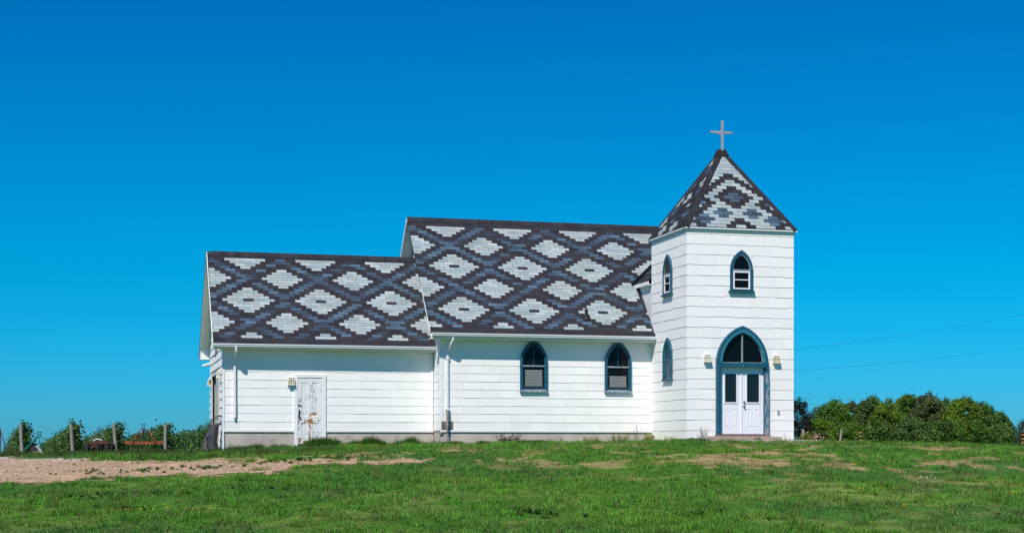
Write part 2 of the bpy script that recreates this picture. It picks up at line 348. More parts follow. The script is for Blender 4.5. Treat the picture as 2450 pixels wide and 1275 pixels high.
parts_.append(fringe(-22,-8.8, lambda l: 49.5+rng.uniform(-2.6,4,len(l)), 26000, .05,.20, (.055,.080,.018), sp=.3))
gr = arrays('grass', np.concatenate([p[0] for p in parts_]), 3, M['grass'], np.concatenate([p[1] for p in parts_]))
tag(gr, 'short green grass with dry tan patches covering the slope', 'grass', kind='stuff')
# broad-leaved lawn weeds and small weeds on the dirt
def rosettes():
    VV=[];CC=[]
    spots = []
    for _ in range(420):
        d = 25+23*random.random()**1.1; l = random.uniform(-.34,.34)*d; spots.append((l,d,random.uniform(.04,.10)))
    for (cx,cd_,nn,sc) in ((-9.3,34.2,26,.16),(-7.3,34.6,24,.16),(-5.6,35.1,26,.15),(-8.0,31.8,10,.16),(-12.6,32.0,14,.18),(.3,30.6,12,.2),(3.4,30.5,14,.16),(-13.5,39.6,12,.14),(-11.0,40.4,26,.13),(-9.8,40.3,30,.15),(-7.9,40.6,30,.15),(-6.2,41.8,34,.15),(-4.4,42.6,26,.15),(-10.2,44.9,20,.14),(-8.9,45.2,44,.15),(-7.7,44.9,40,.15),(-12.3,45.0,16,.12)):
        for _ in range(nn): spots.append((cx+random.gauss(0,.45), cd_+random.gauss(0,.3), sc*random.uniform(.35,.95)))
    for l,d,s in spots:
        if dirt_mask(np.array(l),np.array(d)) > .6 and random.random() < .35 and s<.12: continue
        p = P(l,d,-.01); c = np.array([.062,.145,.020])*random.uniform(.6,1.5); n = 13; s *= .9
        for k in range(n):
            a = random.uniform(0,6.283); r = s*random.uniform(.6,1.1); hh = s*random.uniform(.35,.9); dx,dy = math.cos(a),math.sin(a); wv = s*.16
            q = [(p.x,p.y,p.z),(p.x+dx*r*.5-dy*wv,p.y+dy*r*.5+dx*wv,p.z+hh),(p.x+dx*r,p.y+dy*r,p.z+hh*.75),(p.x+dx*r*.5+dy*wv,p.y+dy*r*.5-dx*wv,p.z+hh)]
            VV += q; CC += [c*random.uniform(.7,1.3)]*4
    return np.array(VV), np.array(CC)
V2,C2 = rosettes()
tag(arrays('ground_weeds', V2, 4, M['leaf'], C2), 'low dark broad-leaved weeds dotted through the lawn and dirt', 'weeds', kind='stuff')
def flowers():
    VV=[];CC=[]
    def dot(l,d,s,c):
        p = P(l,d,.06+random.random()*.05)
        for _ in range(2):
            a = random.uniform(0,3.14); n = [Vector((math.cos(a+k*1.5708)*s, math.sin(a+k*1.5708)*s*.7, math.sin(a+k*1.5708)*s*.6)) for k in range(4)]
            VV.extend([tuple(p+q) for q in n]); CC.extend([c]*4)
    Y_=(.72,.50,.01); W_=(.7,.7,.68)
    for cx,cd_,n,sl,sd_ in ((-7.7,31.2,34,.55,.12),(4.6,42.9,34,1.0,.25),(9.6,40.0,16,.6,.15),(10.9,38.6,14,.8,.2),(11.2,36.2,12,.8,.2),(14.6,42.6,24,.35,.1),(8.0,34.2,24,.3,.1),(11.5,35.1,18,.3,.1),(10.9,33.6,30,.35,.06),(14.6,31.8,20,1.3,.15),(8.2,31.3,12,.5,.1),(1.6,40.1,14,.5,.1),(11.6,47.4,10,.6,.2),(16.6,45.0,10,.4,.1),(7.3,44.9,10,.3,.1),(3.8,40.4,8,.3,.1),(-3.7,37.5,6,.5,.1)):
        for _ in range(n): dot(random.gauss(cx,sl),random.gauss(cd_,sd_),random.uniform(.009,.017),Y_)
    for _ in range(10): dot(random.uniform(11,15),random.uniform(37,40),.013,W_)
    for _ in range(4): dot(random.gauss(9.9,.10),random.gauss(36.5,.2),.022,W_)
    return np.array(VV),np.array(CC)
V3,C3 = flowers()
tag(arrays('wildflowers', V3, 4, M['petal'], C3), 'scattered tiny yellow and white flowers in the grass', 'flowers', kind='stuff')

# ------------------------------------------------------------------ church
church = empty('church', (-5.0, 2.0, .2), 'white clapboard country church with diamond patterned shingle roof and square tower', 'church')
BL = Vector((0,0,0))
def fY(y): return lambda u,z,o=0.0: (u, y-o, z)          # front walls, outward is -Y
def fX(x): return lambda u,z,o=0.0: (x-o, u, z)          # left walls, outward is -X
def siding(mb, f, u0, u1, z0, z1, course, panel, gable=None, skip=None, thick=.012, jit=.006, dirty=0.0):
    z = z0; i = 0
    while z < z1-.02:
        zt = min(z+course, z1); off = random.uniform(0,panel); u = u0 - off if i else u0
        edges = [u0]; q = u0 + panel - off
        while q < u1-.12:
            if q > u0+.12: edges.append(q)
            q += panel
        edges.append(u1)
        for a, b in zip(edges, edges[1:]):
            spans = [(a,b)]
            if skip:
                ua,ub,za,zb = skip
                if z < zb-.05 and zt > za+.05:
                    spans = [(s0,s1) for s0,s1 in ((a,min(b,ua)),(max(a,ub),b)) if s1-s0 > .01]
            for a_, b_ in spans:
                aa0,bb0,aa1,bb1 = a_,b_,a_,b_
                if gable:
                    g0 = gable(z); g1 = gable(zt)
                    aa0,bb0 = max(a_,g0[0]),min(b_,g0[1]); aa1,bb1 = max(a_,g1[0]),min(b_,g1[1])
                    if bb0-aa0 < .02: continue
                    if bb1 < aa1: aa1 = bb1 = (aa1+bb1)/2
                g = .0018; j = random.uniform(-jit,jit); jl = j+random.uniform(-jit,jit)*.5; jr = j+random.uniform(-jit,jit)*.5; th = thick+random.uniform(-.002,.004)
                t = random.uniform(.955,1.0)*(.95 if i == 0 and random.random()<.6 else 1); c = (.87*t,.87*t,(.865 if i else .84)*t)
                lo0 = f(aa0+g, z+jl-.012, th); lo1 = f(bb0-g, z+jr-.012, th); up1 = f(bb1-g, zt, .003); up0 = f(aa1+g, zt, .003)
                bl0 = f(aa0+g, z+jl-.012, .0); bl1 = f(bb0-g, z+jr-.012, .0)
                mb.face([lo0,lo1,up1,up0], c); mb.face([bl0,bl1,lo1,lo0], c)
                mb.face([bl0,lo0,up0], c); mb.face([bl1,up1,lo1], c)
        z = zt; i += 1

# --- dimensions
NX0,NX1,NY1 = -7.21, 3.30, 7.12           # nave
NE = (-.40,3.60); NR = (3.56,7.81)        # nave eave / ridge (y,z)
WX0,WY0,WY1 = -14.01, 1.0, 7.24           # wing
WE = (.60,3.21); WR = (3.60,6.43); WFE = (7.64,3.21)
TX1,TY0 = 3.64, -3.2; TTOP = 6.86
# solid cores behind the siding
def core(mb, x0,x1,y0,y1,z0,z1): mb.box(x0,x1,y0,y1,z0,z1,(.30,.30,.30))
m = MB(); s_ = siding
m.col=(.5,.5,.5)
# nave body as a prism with gable ends
def prism(mb, x0,x1,prof): mb.extr(prof, lambda p,t: ((x1 if t else x0), p[0], p[1]), (.35,.35,.35))
prism(m, NX0,NX1, [(0,.44),(NY1,.44),(NY1,3.95),(3.56,7.68),(0,3.85)])
siding(m, fY(0), NX0, .02, .50, 3.98, .262, .60)
ng = lambda z: (max(0, (z-4.0)/1.063), min(7.12, 3.56+(7.75-z)/1.063) if z>3.98 else 7.12)
siding(m, fX(NX0), 0, NY1, .50, 7.6, .262, .60, gable=ng)
nave = m.build('nave_wall', M['siding'], church)
m = MB(); m.box(NX0-.006,.0, -.022,-.001, .432,.502); m.build('base_board', M['trim'], nave)
m = MB(); m.box(NX0-.020,NX0+.10,-.027,-.001,.50,3.55); m.box(NX0-.026,NX0-.001,-.020,.05,.50,3.55); m.build('corner_board', M['trim'], nave)
# wing: four walls so the barn door opening is real
m = MB()
GD = (2.45, 6.05, -.4, 2.36)              # opening in the west gable (y0,y1,z0,z1)
m.box(WX0,NX0-.03, WY0,WY0+.14, .44,3.45,(.35,.35,.35)); m.box(WX0,NX0-.03, WY1-.14,WY1,.44,3.45,(.35,.35,.35))
gx0,gx1 = WX0, WX0+.14
m.box(gx0,gx1, WY0+.14,GD[0], -.5,3.2,(.35,.35,.35)); m.box(gx0,gx1, GD[1],WY1-.14, -.5,3.2,(.35,.35,.35))
m.box(gx0,gx1, GD[0],GD[1], GD[3],3.2,(.35,.35,.35))
m.extr([(WY0+.14,3.2),(WY1-.14,3.2),(WY1-.14,3.46),(3.60,6.30),(WY0+.14,3.53)], lambda p,t: (gx1 if t else gx0, p[0], p[1]), (.35,.35,.35))
siding(m, fY(WY0), WX0, NX0-.02, .50, 3.45, .267, .60)
wg = lambda z: ((max(1.0, 1.0+(z-3.54)/1.073) if z>3.54 else 1.0), (min(7.24, 3.6+(6.33-z)/.797) if z>3.45 else 7.24))
siding(m, fX(WX0), WY0, WY1, -.10, 6.2, .267, .60, gable=wg, skip=(GD[0],GD[1],-.5,GD[3]), thick=.03)
wing = m.build('wing_wall', M['siding'], church)
m = MB(); m.box(WX0-.004,-11.76, WY0-.024,WY0-.001,.432,.502); m.box(-10.74,NX0-.01, WY0-.022,WY0-.001,.432,.502); m.build('base_board', M['trim'], wing)
m = MB(); m.box(WX0-.036,WX0+.015,WY0-.03,WY0+.10,-.25,3.1); m.box(WX0+.015,WX0+.03,WY0-.028,WY0-.001,.44,3.1); m.build('corner_board', M['trim'], wing)
m = MB(); m.box(NX0-.10,NX0-.03,WY0-.03,WY0-.001,.5,3.1); m.build('corner_board', M['trim'], wing)
# foundation
m = MB(); m.box(WX0+.02,NX0-.01, WY0+.02,WY1-.1,-.6,.438); m.box(NX0+.01,-.01,.02,NY1-.05,-.3,.437)
# hollow look inside the barn door is a dark board below, painted as indoor shade
m.build('foundation', M['concrete'], church)
# tower
m = MB(); m.box(.0,TX1,TY0,.0,-.2,TTOP,(.35,.35,.35))
siding(m, fY(TY0), 0, TX1, .16, 6.72, .325, .60, jit=.012, thick=.013)
siding(m, fX(0), TY0, 0, .16, 6.72, .325, .60, jit=.012, thick=.013)
siding(m, lambda u,z,o=0: (TX1+o,u,z), TY0, 0, .16, 6.72, .325, .60)
tower = m.build('tower_wall', M['siding'], church)
m = MB(); m.box(-.045,TX1+.045,TY0-.045,.04,6.73,TTOP+.0); m.build('frieze', mat('frieze_paint',(.52,.64,.64),.6,noise=.15,nscale=5), tower)
m = MB(); m.box(-.09,TX1+.09,TY0-.09,.05,6.80,6.835); m.build('moulding', M['trim'], tower)

# --- shingle roofs
DK = [(.034,.031,.038),(.042,.038,.044),(.029,.029,.038),(.036,.039,.052)]
BLU = [(.062,.105,.160),(.085,.145,.215),(.052,.084,.128),(.070,.118,.168)]
WHT = [(.335,.405,.430),(.385,.455,.475),(.295,.370,.400),(.355,.405,.405)]
def pick(k):
    c = random.choice((WHT,BLU,DK)[k]); j = random.uniform(.88,1.12); 
    if k == 1:
        q = random.random()
        c = DK[3] if q < .09 else (.044,.064,.098) if q < .27 else c
    return tuple(v*j for v in c)
def lattice(k, u):
    """colour class of a tab: k = course from a marked diamond, u = tabs from its centre"""
    k = (k+8) % 16 - 8; u = (u+3.5) % 7 - 3.5; k = abs(k); u = abs(u); v = 3.5-u
    if k == 0 and u < .4: return 2
    if u < (5-k)/2 and k <= 4: return 0
    if 8-k <= 3 and v < (4-(8-k))/2: return 0
    if u < (5-k)/2+1 or v < (4-(8-k))/2+1: return 2
    return 1
def shingles(mb, O, U, Vd, Nn, total, expo, tab, klass, urange, th=.010):
    n = int(round(total/expo)); expo = total/n
    for i in range(n):
        s0, s1 = i*expo, (i+1)*expo; ua, ub = urange((s0+s1)/2)
        if ub-ua < .03: continue
        for (t0, t1, kc) in klass(i, ua, ub):
            a, b = max(t0, ua), min(t1, ub)
            if b-a < .012: continue
            g = .0035 if b-a > .05 else 0; c = pick(kc); dz = random.uniform(-.001,.003); ds_ = random.uniform(-.003,.003)
            p = lambda u,s,h: tuple(O + U*u + Vd*s + Nn*h)
            l0,l1 = p(a+g,s0+ds_,th+dz), p(b-g,s0+ds_,th+dz); u1,u0_ = p(b-g,s1+.004,.003), p(a+g,s1+.004,.003)
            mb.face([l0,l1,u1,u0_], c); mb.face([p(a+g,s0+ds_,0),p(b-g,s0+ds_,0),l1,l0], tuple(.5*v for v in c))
def lat_class(x0, s0, expo, tab, lo, hi):
    """lo/hi: courses below/above which everything is dark"""
    def f(i, ua, ub):
        k = i - s0; off = .5 if (k % 2 == 0) else 0.0
        n0 = int(math.floor((ua-x0)/tab - off))-1; outl = []
        j = n0
        while True:
            a = x0+(j+off)*tab; b = a+tab
            if a > ub: break
            if b > ua:
                u = j+off+.5
                outl.append((a,b, 2 if (i < lo or i > hi) else lattice(k,u)))
            j += 1
        return outl
    return f
def roofdeck(name, x0, x1, E, R, E2, mt, parent, t=.11):
    mb = MB(); 
    dz = t
    prof = [(E[0],E[1]-.004),(R[0],R[1]-.004),(E2[0],E2[1]-.004),(E2[0],E2[1]-dz),(R[0],R[1]-dz*1.35),(E[0],E[1]-dz)]
    mb.extr(prof, lambda p,q: (x1 if q else x0, p[0], p[1])); return mb.build(name, mt, parent)
def slope_vecs(E, R):
    v = Vector((0, R[0]-E[0], R[1]-E[1])); L = v.length; v.normalize(); n = Vector((1,0,0)).cross(v).normalized(); return v, n, L
# nave roof
nroof = roofdeck('nave_roof', NX0-.40, NX1+.2, NE, NR, (7.52,3.60), M['soffit'], church, .03)
v,n,Ln = slope_vecs(NE,NR); m = MB(); ne = 43; ex = Ln/ne
m.face([tuple(Vector((NX0-.41,NE[0],NE[1]))), (NX1+.2,NE[0],NE[1]), (NX1+.2,NR[0],NR[1]), (NX0-.41,NR[0],NR[1])], (.02,.02,.022))
k0 = int(round((1.20)/ex-.5))
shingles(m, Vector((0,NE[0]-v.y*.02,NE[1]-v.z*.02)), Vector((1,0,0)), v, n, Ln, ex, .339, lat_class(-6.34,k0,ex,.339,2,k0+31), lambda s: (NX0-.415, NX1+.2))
v2,n2,L2 = slope_vecs((7.52,3.60),NR); n2 = -n2 if n2.z < 0 else n2
shingles(m, Vector((0,7.52,3.60)), Vector((1,0,0)), v2, n2, L2, ex, .339, lambda i,a,b: [(q, q+.339, 2) for q in np.arange(a, b, .339)], lambda s: (NX0-.41, NX1+.2))
m.build('nave_shingles', M['shingle'], nroof, fix=False)
# wing roof
wroof = roofdeck('wing_roof', WX0-.35, NX0-.02, WE, WR, WFE, M['soffit'], church, .10)
v,n,Lw = slope_vecs(WE,WR); m = MB(); nw = 33; ex = Lw/nw
m.face([(WX0-.36,WE[0],WE[1]), (NX0-.01,WE[0],WE[1]), (NX0-.01,WR[0],WR[1]), (WX0-.36,WR[0],WR[1])], (.02,.02,.022))
k0w = int(round(2.08/ex-.5))
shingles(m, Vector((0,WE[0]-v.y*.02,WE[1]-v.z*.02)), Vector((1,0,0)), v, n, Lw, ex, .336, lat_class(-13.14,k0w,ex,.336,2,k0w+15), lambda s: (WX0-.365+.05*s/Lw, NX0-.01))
v2,n2,L2 = slope_vecs(WFE,WR); n2 = -n2 if n2.z < 0 else n2
shingles(m, Vector((0,WFE[0],WFE[1])), Vector((1,0,0)), v2, n2, L2, ex, .336, lambda i,a,b: [(q, q+.336, 2) for q in np.arange(a, b, .336)], lambda s: (WX0-.36, NX0-.02))
m.build('wing_shingles', M['shingle'], wroof, fix=False)
# ridge caps
def ridge_cap(x0, x1, R, parent, pit):
    mb = MB(); x = x0
    while x < x1:
        xe = min(x+.30, x1); c = pick(2)
        y, z = R[0], R[1]+.022; hw = .15; dz = hw*pit
        lift = .016
        for sgn in (-1,1):
            mb.hexa([(x,y,z+lift),(xe,y,z),(xe,y+sgn*hw,z-dz),(x,y+sgn*hw,z-dz+lift),(x,y,z-.02),(xe,y,z-.02),(xe,y+sgn*hw,z-dz-.02),(x,y+sgn*hw,z-dz-.02)], c)
        x += .14 if False else .24
    return mb.build('ridge_cap', M['shingle'], parent)
ridge_cap(NX0-.36, NX1+.2, NR, nroof, 1.06); ridge_cap(WX0-.18, NX0-.15, WR, wroof, 1.05)
# tower roof: four hipped faces with their own hand laid pattern
TB = 6.862; ov = .075; AP = Vector((TX1/2, TY0/2, 9.66))
cx_, cy_ = TX1/2, TY0/2; hx, hy = TX1/2+ov, -TY0/2+ov
def front_class(r, u):
    u = abs(u); a = abs(r)
    if r <= 2:
        if u < (2-a)/2 : return 1
        if u < (4-a)/2 : return 2
        if u < (6-a)/2 : return 0
        if u < (8-a)/2 : return 2
        return 0 if r < -1 else (1 if r==2 else 0)
    T = {3:[(.5,2),(2.5,0),(3.5,2),(9,0)], 4:[(1,0),(2,1),(3,0),(4,2),(9,0)], 5:[(.5,0),(2.5,1),(3.5,0),(9,2)], 6:[(1,0),(2,1),(3,0),(4,1),(9,2)],
         7:[(.5,2),(2.5,0),(4.5,1),(9,0)], 8:[(1,2),(3,0),(4,1),(9,2)], 9:[(.5,0),(1.5,2),(3.5,0),(4.5,2),(9,0)]}[min(r,9)]
    for lim,c in T:
        if u < lim: return c
    return 0
SW = [(-3.6,4),(-2.2,1),(1.0,1),(-.1,10),(1.5,7),(1.07,14),(-.4,21),(-2.6,10)]; SB = [(-1.9,7),(-.85,4),(2.6,4),(.4,18),(-1.4,14),(2.2,11),(-3.0,7)]
def side_class(i, u):
    for L_, c in ((SW,0),(SB,1)):
        for (a,b) in L_:
            if abs(u-a) < .85-.4*abs(i-b) and abs(i-b) <= 1: return c
    return 2
troof = None
mb = MB()
dirs = [('front', Vector((1,0,0)), Vector((cx_,cy_-hy,TB)), hx), ('left', Vector((0,-1,0)), Vector((cx_-hx,cy_,TB)), hy), ('back', Vector((-1,0,0)), Vector((cx_,cy_+hy,TB)), hx), ('right', Vector((0,1,0)), Vector((cx_+hx,cy_,TB)), hy)]
core_ = MB(); B4 = [(cx_-hx,cy_-hy,TB-.003),(cx_+hx,cy_-hy,TB-.003),(cx_+hx,cy_+hy,TB-.003),(cx_-hx,cy_+hy,TB-.003)]
core_.face(B4[::-1]); 
for a in range(4): core_.face([B4[a],B4[(a+1)%4],tuple(AP)])
troof = core_.build('tower_roof', M['flashing'], church)
for nm,U,O,hw in dirs:
    vv = AP-O; L_ = vv.length; vv.normalize(); nn = U.cross(vv).normalized(); rows = 25; exq = L_/rows
    def kls(i, ua, ub, nm=nm):
        r = 9-i; off = 0.0 if (r % 2 == 0) else .5; res=[]; j = -8
        tb = .335
        while j < 9:
            a = (j+off)*tb; u = j+off+.5
            kc = front_class(r,u) if nm in ('front','back','right') else side_class(i,u)
            if i > 20: kc = 2 if (i > 21 and nm!='front') or i > 22 else kc
            res.append((a,a+tb,kc)); j += 1
        return res
    shingles(mb, O, U, vv, nn, L_, exq, .335, kls, lambda s, hw=hw, L_=L_: (-hw*(1-s/L_), hw*(1-s/L_)), th=.012)
mb.build('tower_shingles', M['shingle'], troof, fix=False)
mb = MB()
for cxs, cys in ((-1,-1),(1,-1),(1,1),(-1,1)):
    c0 = Vector((cx_+cxs*hx, cy_+cys*hy, TB)); dv = AP-c0; L_ = dv.length; dn = dv.normalized(); q = 0.0
    eX = Vector((-cxs,0,0)); eY = Vector((0,-cys,0))
    sx = (eX - dn*eX.dot(dn)).normalized(); sy = (eY - dn*eY.dot(dn)).normalized()
    # directions lying in the two faces, square to the hip
    f1 = Vector((-cxs*1.0,0,0)); f2 = Vector((0,-cys*1.0,0))
    d1 = (f1 - dn*f1.dot(dn)).normalized(); d2 = (f2 - dn*f2.dot(dn)).normalized()
    nU = (Vector((cxs,cys,1.2))).normalized()
    while q < L_-.05:
        e_ = min(q+.24, L_); c = pick(2); o0 = nU*.034; o1 = nU*.022
        A = c0+dn*q; B = c0+dn*e_
        for dd in (d1,d2):
            wq = min(.14, .14)
            mb.hexa([A+o0, B+o1, B+o1*.6+dd*wq, A+o0*.6+dd*wq, A, B, B+dd*wq, A+dd*wq], c)
        q += .15
mb.build('hip_cap', M['shingle'], troof)
# cross on a small dark saddle
mb = MB(); zt = 9.50
mb.hexa([(cx_-.20,cy_-.20,zt-.08),(cx_+.20,cy_-.20,zt-.08),(cx_+.20,cy_+.20,zt-.08),(cx_-.20,cy_+.20,zt-.08),(cx_-.12,cy_-.10,zt+.14),(cx_+.12,cy_-.10,zt+.14),(cx_+.12,cy_+.10,zt+.14),(cx_-.12,cy_+.10,zt+.14)], (.03,.026,.03))
mb.build('roof_saddle', M['shingle'], troof)
mb = MB(); xc=1.80; yc=-1.6
mb.box(xc-.033,xc+.033,yc-.17,yc-.10,9.58,10.56); mb.box(xc-.38,xc+.385,yc-.098,yc-.05,10.160,10.228); mb.box(xc-.12,xc+.12,yc-.099,yc-.052,10.12,10.156)
cr = mb.build('cross', M['crosswood'], troof); cr['label'] = 'weathered grey wooden cross'
# saddle roof linking the tower back to the nave roof
mb = MB(); ez = 5.47; rx = TX1/2; rz = ez+(rx+.12)*.80
def nave_y(z): return NE[0]+(z-NE[1])/1.063
mb.face([(-.12,-.02,ez),(rx,-.02,rz),(rx,nave_y(rz),rz),(-.12,nave_y(ez)+.02,ez)], (.05,.05,.06))
mb.face([(TX1+.12,-.02,ez),(rx,-.02,rz),(rx,nave_y(rz),rz),(TX1+.12,nave_y(ez)+.02,ez)], (.05,.05,.06))
sr = MB()
U = Vector((0,1,0)); vv = Vector((rx+.12,0,rz-ez)); L_ = vv.length; vv.normalize(); nn = Vector((-vv.z,0,vv.x))
shingles(sr, Vector((-.12,0,ez+.006)), U, vv, nn, L_, .134, .335, lambda i,a,b: [(q,q+.335,random.choice((2,1,2))) for q in np.arange(0,b,.335)], lambda s: (0, nave_y(ez+(rz-ez)*s/L_)))
srf = mb.build('linking_roof', M['shingle'], church)
sr.build('linking_shingles', M['shingle'], srf, fix=False)
mb = MB(); mb.box(-.14,-.115,-.02,nave_y(ez)+.05,ez-.12,ez-.004); mb.box(-.115,.0,-.02,nave_y(ez),ez-.12,ez-.10); mb.build('fascia', M['trim'], srf)
mb = MB(); 
a = Vector((-.12,nave_y(ez)+.0,ez)); b = Vector((rx,nave_y(rz),rz))
for (p_,q_) in ((a,b),):
    off = Vector((-.7,-.35,.8)).normalized()*.03; wv = Vector((-.07,-.05,0))
    mb.hexa([p_+wv*2.6,q_+wv*2.0,q_-wv*.5,p_-wv*.5,p_+wv*2.6+off,q_+wv*2+off,q_-wv*.5+off,p_-wv*.5+off])
mb.build('valley_flashing', M['flashing'], srf)
mb = MB(); mb.extr([(0,3.9),(nave_y(3.9)+.0,3.9),(nave_y(ez-.1),ez-.1),(0,ez-.1)], lambda p,t: ((.06 if t else .0), p[0]+.001, p[1]), (.7,.72,.72))
mb.build('linking_wall', M['siding'], srf)
mb = MB()   # dark flashing where nave shingles meet that wall
p0 = Vector((-.10,nave_y(4.45),4.45)); p1 = Vector((-.05,nave_y(ez-.02),ez-.02)); n_ = Vector((0,-.73,.68))*.02
mb.hexa([p0+Vector((-.0,0,0)),p1+Vector((-.08,0,0)),p1+Vector((.12,0,0)),p0+Vector((.08,0,0)),p0+n_,p1+Vector((-.08,0,0))+n_,p1+Vector((.12,0,0))+n_,p0+Vector((.08,0,0))+n_])
mb.build('step_flashing', M['flashing'], srf)

# rake boards, soffits, gutters
def rake(name, x0, x1, A, B, depth, mt, parent, up=.012):
    mb = MB(); mb.hexa([(x0,A[0],A[1]-depth),(x1,A[0],A[1]-depth),(x1,B[0],B[1]-depth),(x0,B[0],B[1]-depth),(x0,A[0],A[1]+up),(x1,A[0],A[1]+up),(x1,B[0],B[1]+up),(x0,B[0],B[1]+up)]); return mb.build(name, mt, parent)
rake('rake_board', NX0-.418,NX0-.402, (NE[0]-.01,NE[1]), (1.05,5.14), .022, M['trim'], nroof, .010)
rake('rake_edge', NX0-.412,NX0-.402, (1.05,5.14), NR, .05, M['flashing'], nroof, .010)
rake('rake_board', NX0-.425,NX0-.402, (7.52,3.6), NR, .16, M['trim'], nroof, .004)
rake('rake_board', WX0-.372,WX0-.352, (WE[0]-.01,WE[1]), WR, .12, M['trim'], wroof, .004)
rake('rake_board', WX0-.372,WX0-.352, WFE, WR, .15, M['trim'], wroof, .004)
rake('drip_edge', WX0-.388,WX0-.373, WFE, WR, .03, M['flashing'], wroof, .010)
def gutter(name, x0, x1, y, z, parent):
    mb = MB(); prof = [(y,z),(y,z-.10),(y-.085,z-.10),(y-.098,z-.085),(y-.104,z-.05),(y-.118,z-.038),(y-.122,z-.02),(y-.122,z),(y-.108,z),(y-.108,z-.014),(y-.092,z-.05),(y-.082,z-.088),(y-.012,z-.088),(y-.012,z)]
    mb.extr(prof, lambda p,t: (x1 if t else x0, p[0], p[1])); return mb.build(name, M['metal_white'], parent)
gutter('gutter', NX0-.36, .08, NE[0]-.01, NE[1]-.015, nroof); gutter('gutter', WX0-.37, NX0-.04, WE[0]-.01, WE[1]-.015, wroof)
mb = MB(); mb.box(NX0-.40,-.01,NE[0]-.008,-.02,3.40,3.425); mb.box(NX0-.40,-.01,NE[0]-.009,NE[0]+.015,3.42,3.585); mb.build('soffit', M['soffit'], nroof)
mb = MB(); mb.box(WX0-.34,NX0-.035,WE[0]-.008,WY0-.02,3.045,3.07); mb.box(WX0-.34,NX0-.035,WE[0]-.009,WE[0]+.015,3.066,3.195); mb.build('soffit', M['soffit'], wroof)
# boxed eave return at the far corner of the wing, and its gutter end
mb = MB(); mb.extr([(7.24,3.05),(7.66,3.05),(7.66,3.22),(7.24,3.50)], lambda p,t: (WX0-.01 if t else WX0-.345, p[0], p[1])); mb.build('eave_return', M['trim'], wroof)
mb = MB(); mb.box(WX0-.37,WX0+2,7.665,7.78,3.08,3.20); mb.build('gutter', M['metal_white'], wroof)
# downspouts
def rect_tube(mb, pts, w_=.068, d_=.05, col=None):
    mb.tube(pts, w_*.66, 4, col)
mb = MB(); rect_tube(mb, [(-13.66,.50,3.10),(-13.66,.52,2.97),(-13.665,.60,2.90),(-13.67,.925,2.72),(-13.67,.935,2.60),(-13.66,.935,.88)]); mb.tube([(-13.66,.935,.93),(-13.69,.90,.86)],.045,4)
mb.build('downspout', M['metal_white'], wroof)
mb = MB(); rect_tube(mb, [(-6.88,-.46,3.50),(-6.89,-.44,3.36),(-6.92,-.36,3.26),(-6.985,-.10,3.02),(-6.99,-.065,2.92),(-6.985,-.065,1.08)], .062)
for z in (2.78,1.14): mb.box(-7.045,-6.925,-.10,-.002,z,z+.05)
mb.build('downspout', M['metal_white'], nroof)
mb = MB(); mb.tube([(-6.985,-.10,1.13),(-7.0,-.11,.65),(-7.02,-.14,-.05)], .050, 6, r2=.062); dp = mb.build('drain_pipe', M['wood_grey'], nroof); dp['label']='old grey drain pipe below the white spout'
mb = MB(); mb.box(-7.18,-6.80,-.030,-.018,.51,.78); 
for k in range(7): mb.box(-7.17,-6.81,-.040,-.031,.53+k*.035,.545+k*.035)
mb.build('wall_vent', mat('vent_metal',(.22,.20,.18),.7,noise=.3), nave)
mb = MB(); mb.box(-7.33,-7.15,-.05,-.024,.385,.44); mb.build('drain_bracket', M['wood_grey'], nave)
# roof vent pipe
vy = .16; vz = 4.19; mb = MB(); mb.tube([(-2.24,vy,vz-.05),(-2.24,vy,vz+.10)], .125, 12, r2=.07); mb.tube([(-2.24,vy,vz+.08),(-2.24,vy,vz+.32)], .055, 10)
pp = Vector((-2.24,vy,vz)); vN,nN,_ = slope_vecs(NE,NR)
mb.hexa([pp+Vector((sx_*.15,0,0))+vN*sv*.15+nN*h_ for h_ in (.010,.022) for sx_,sv in ((-1,-1),(1,-1),(1,1),(-1,1))])
mb.build('vent_pipe', mat('vent_rubber',(.010,.010,.011),.7), nroof)

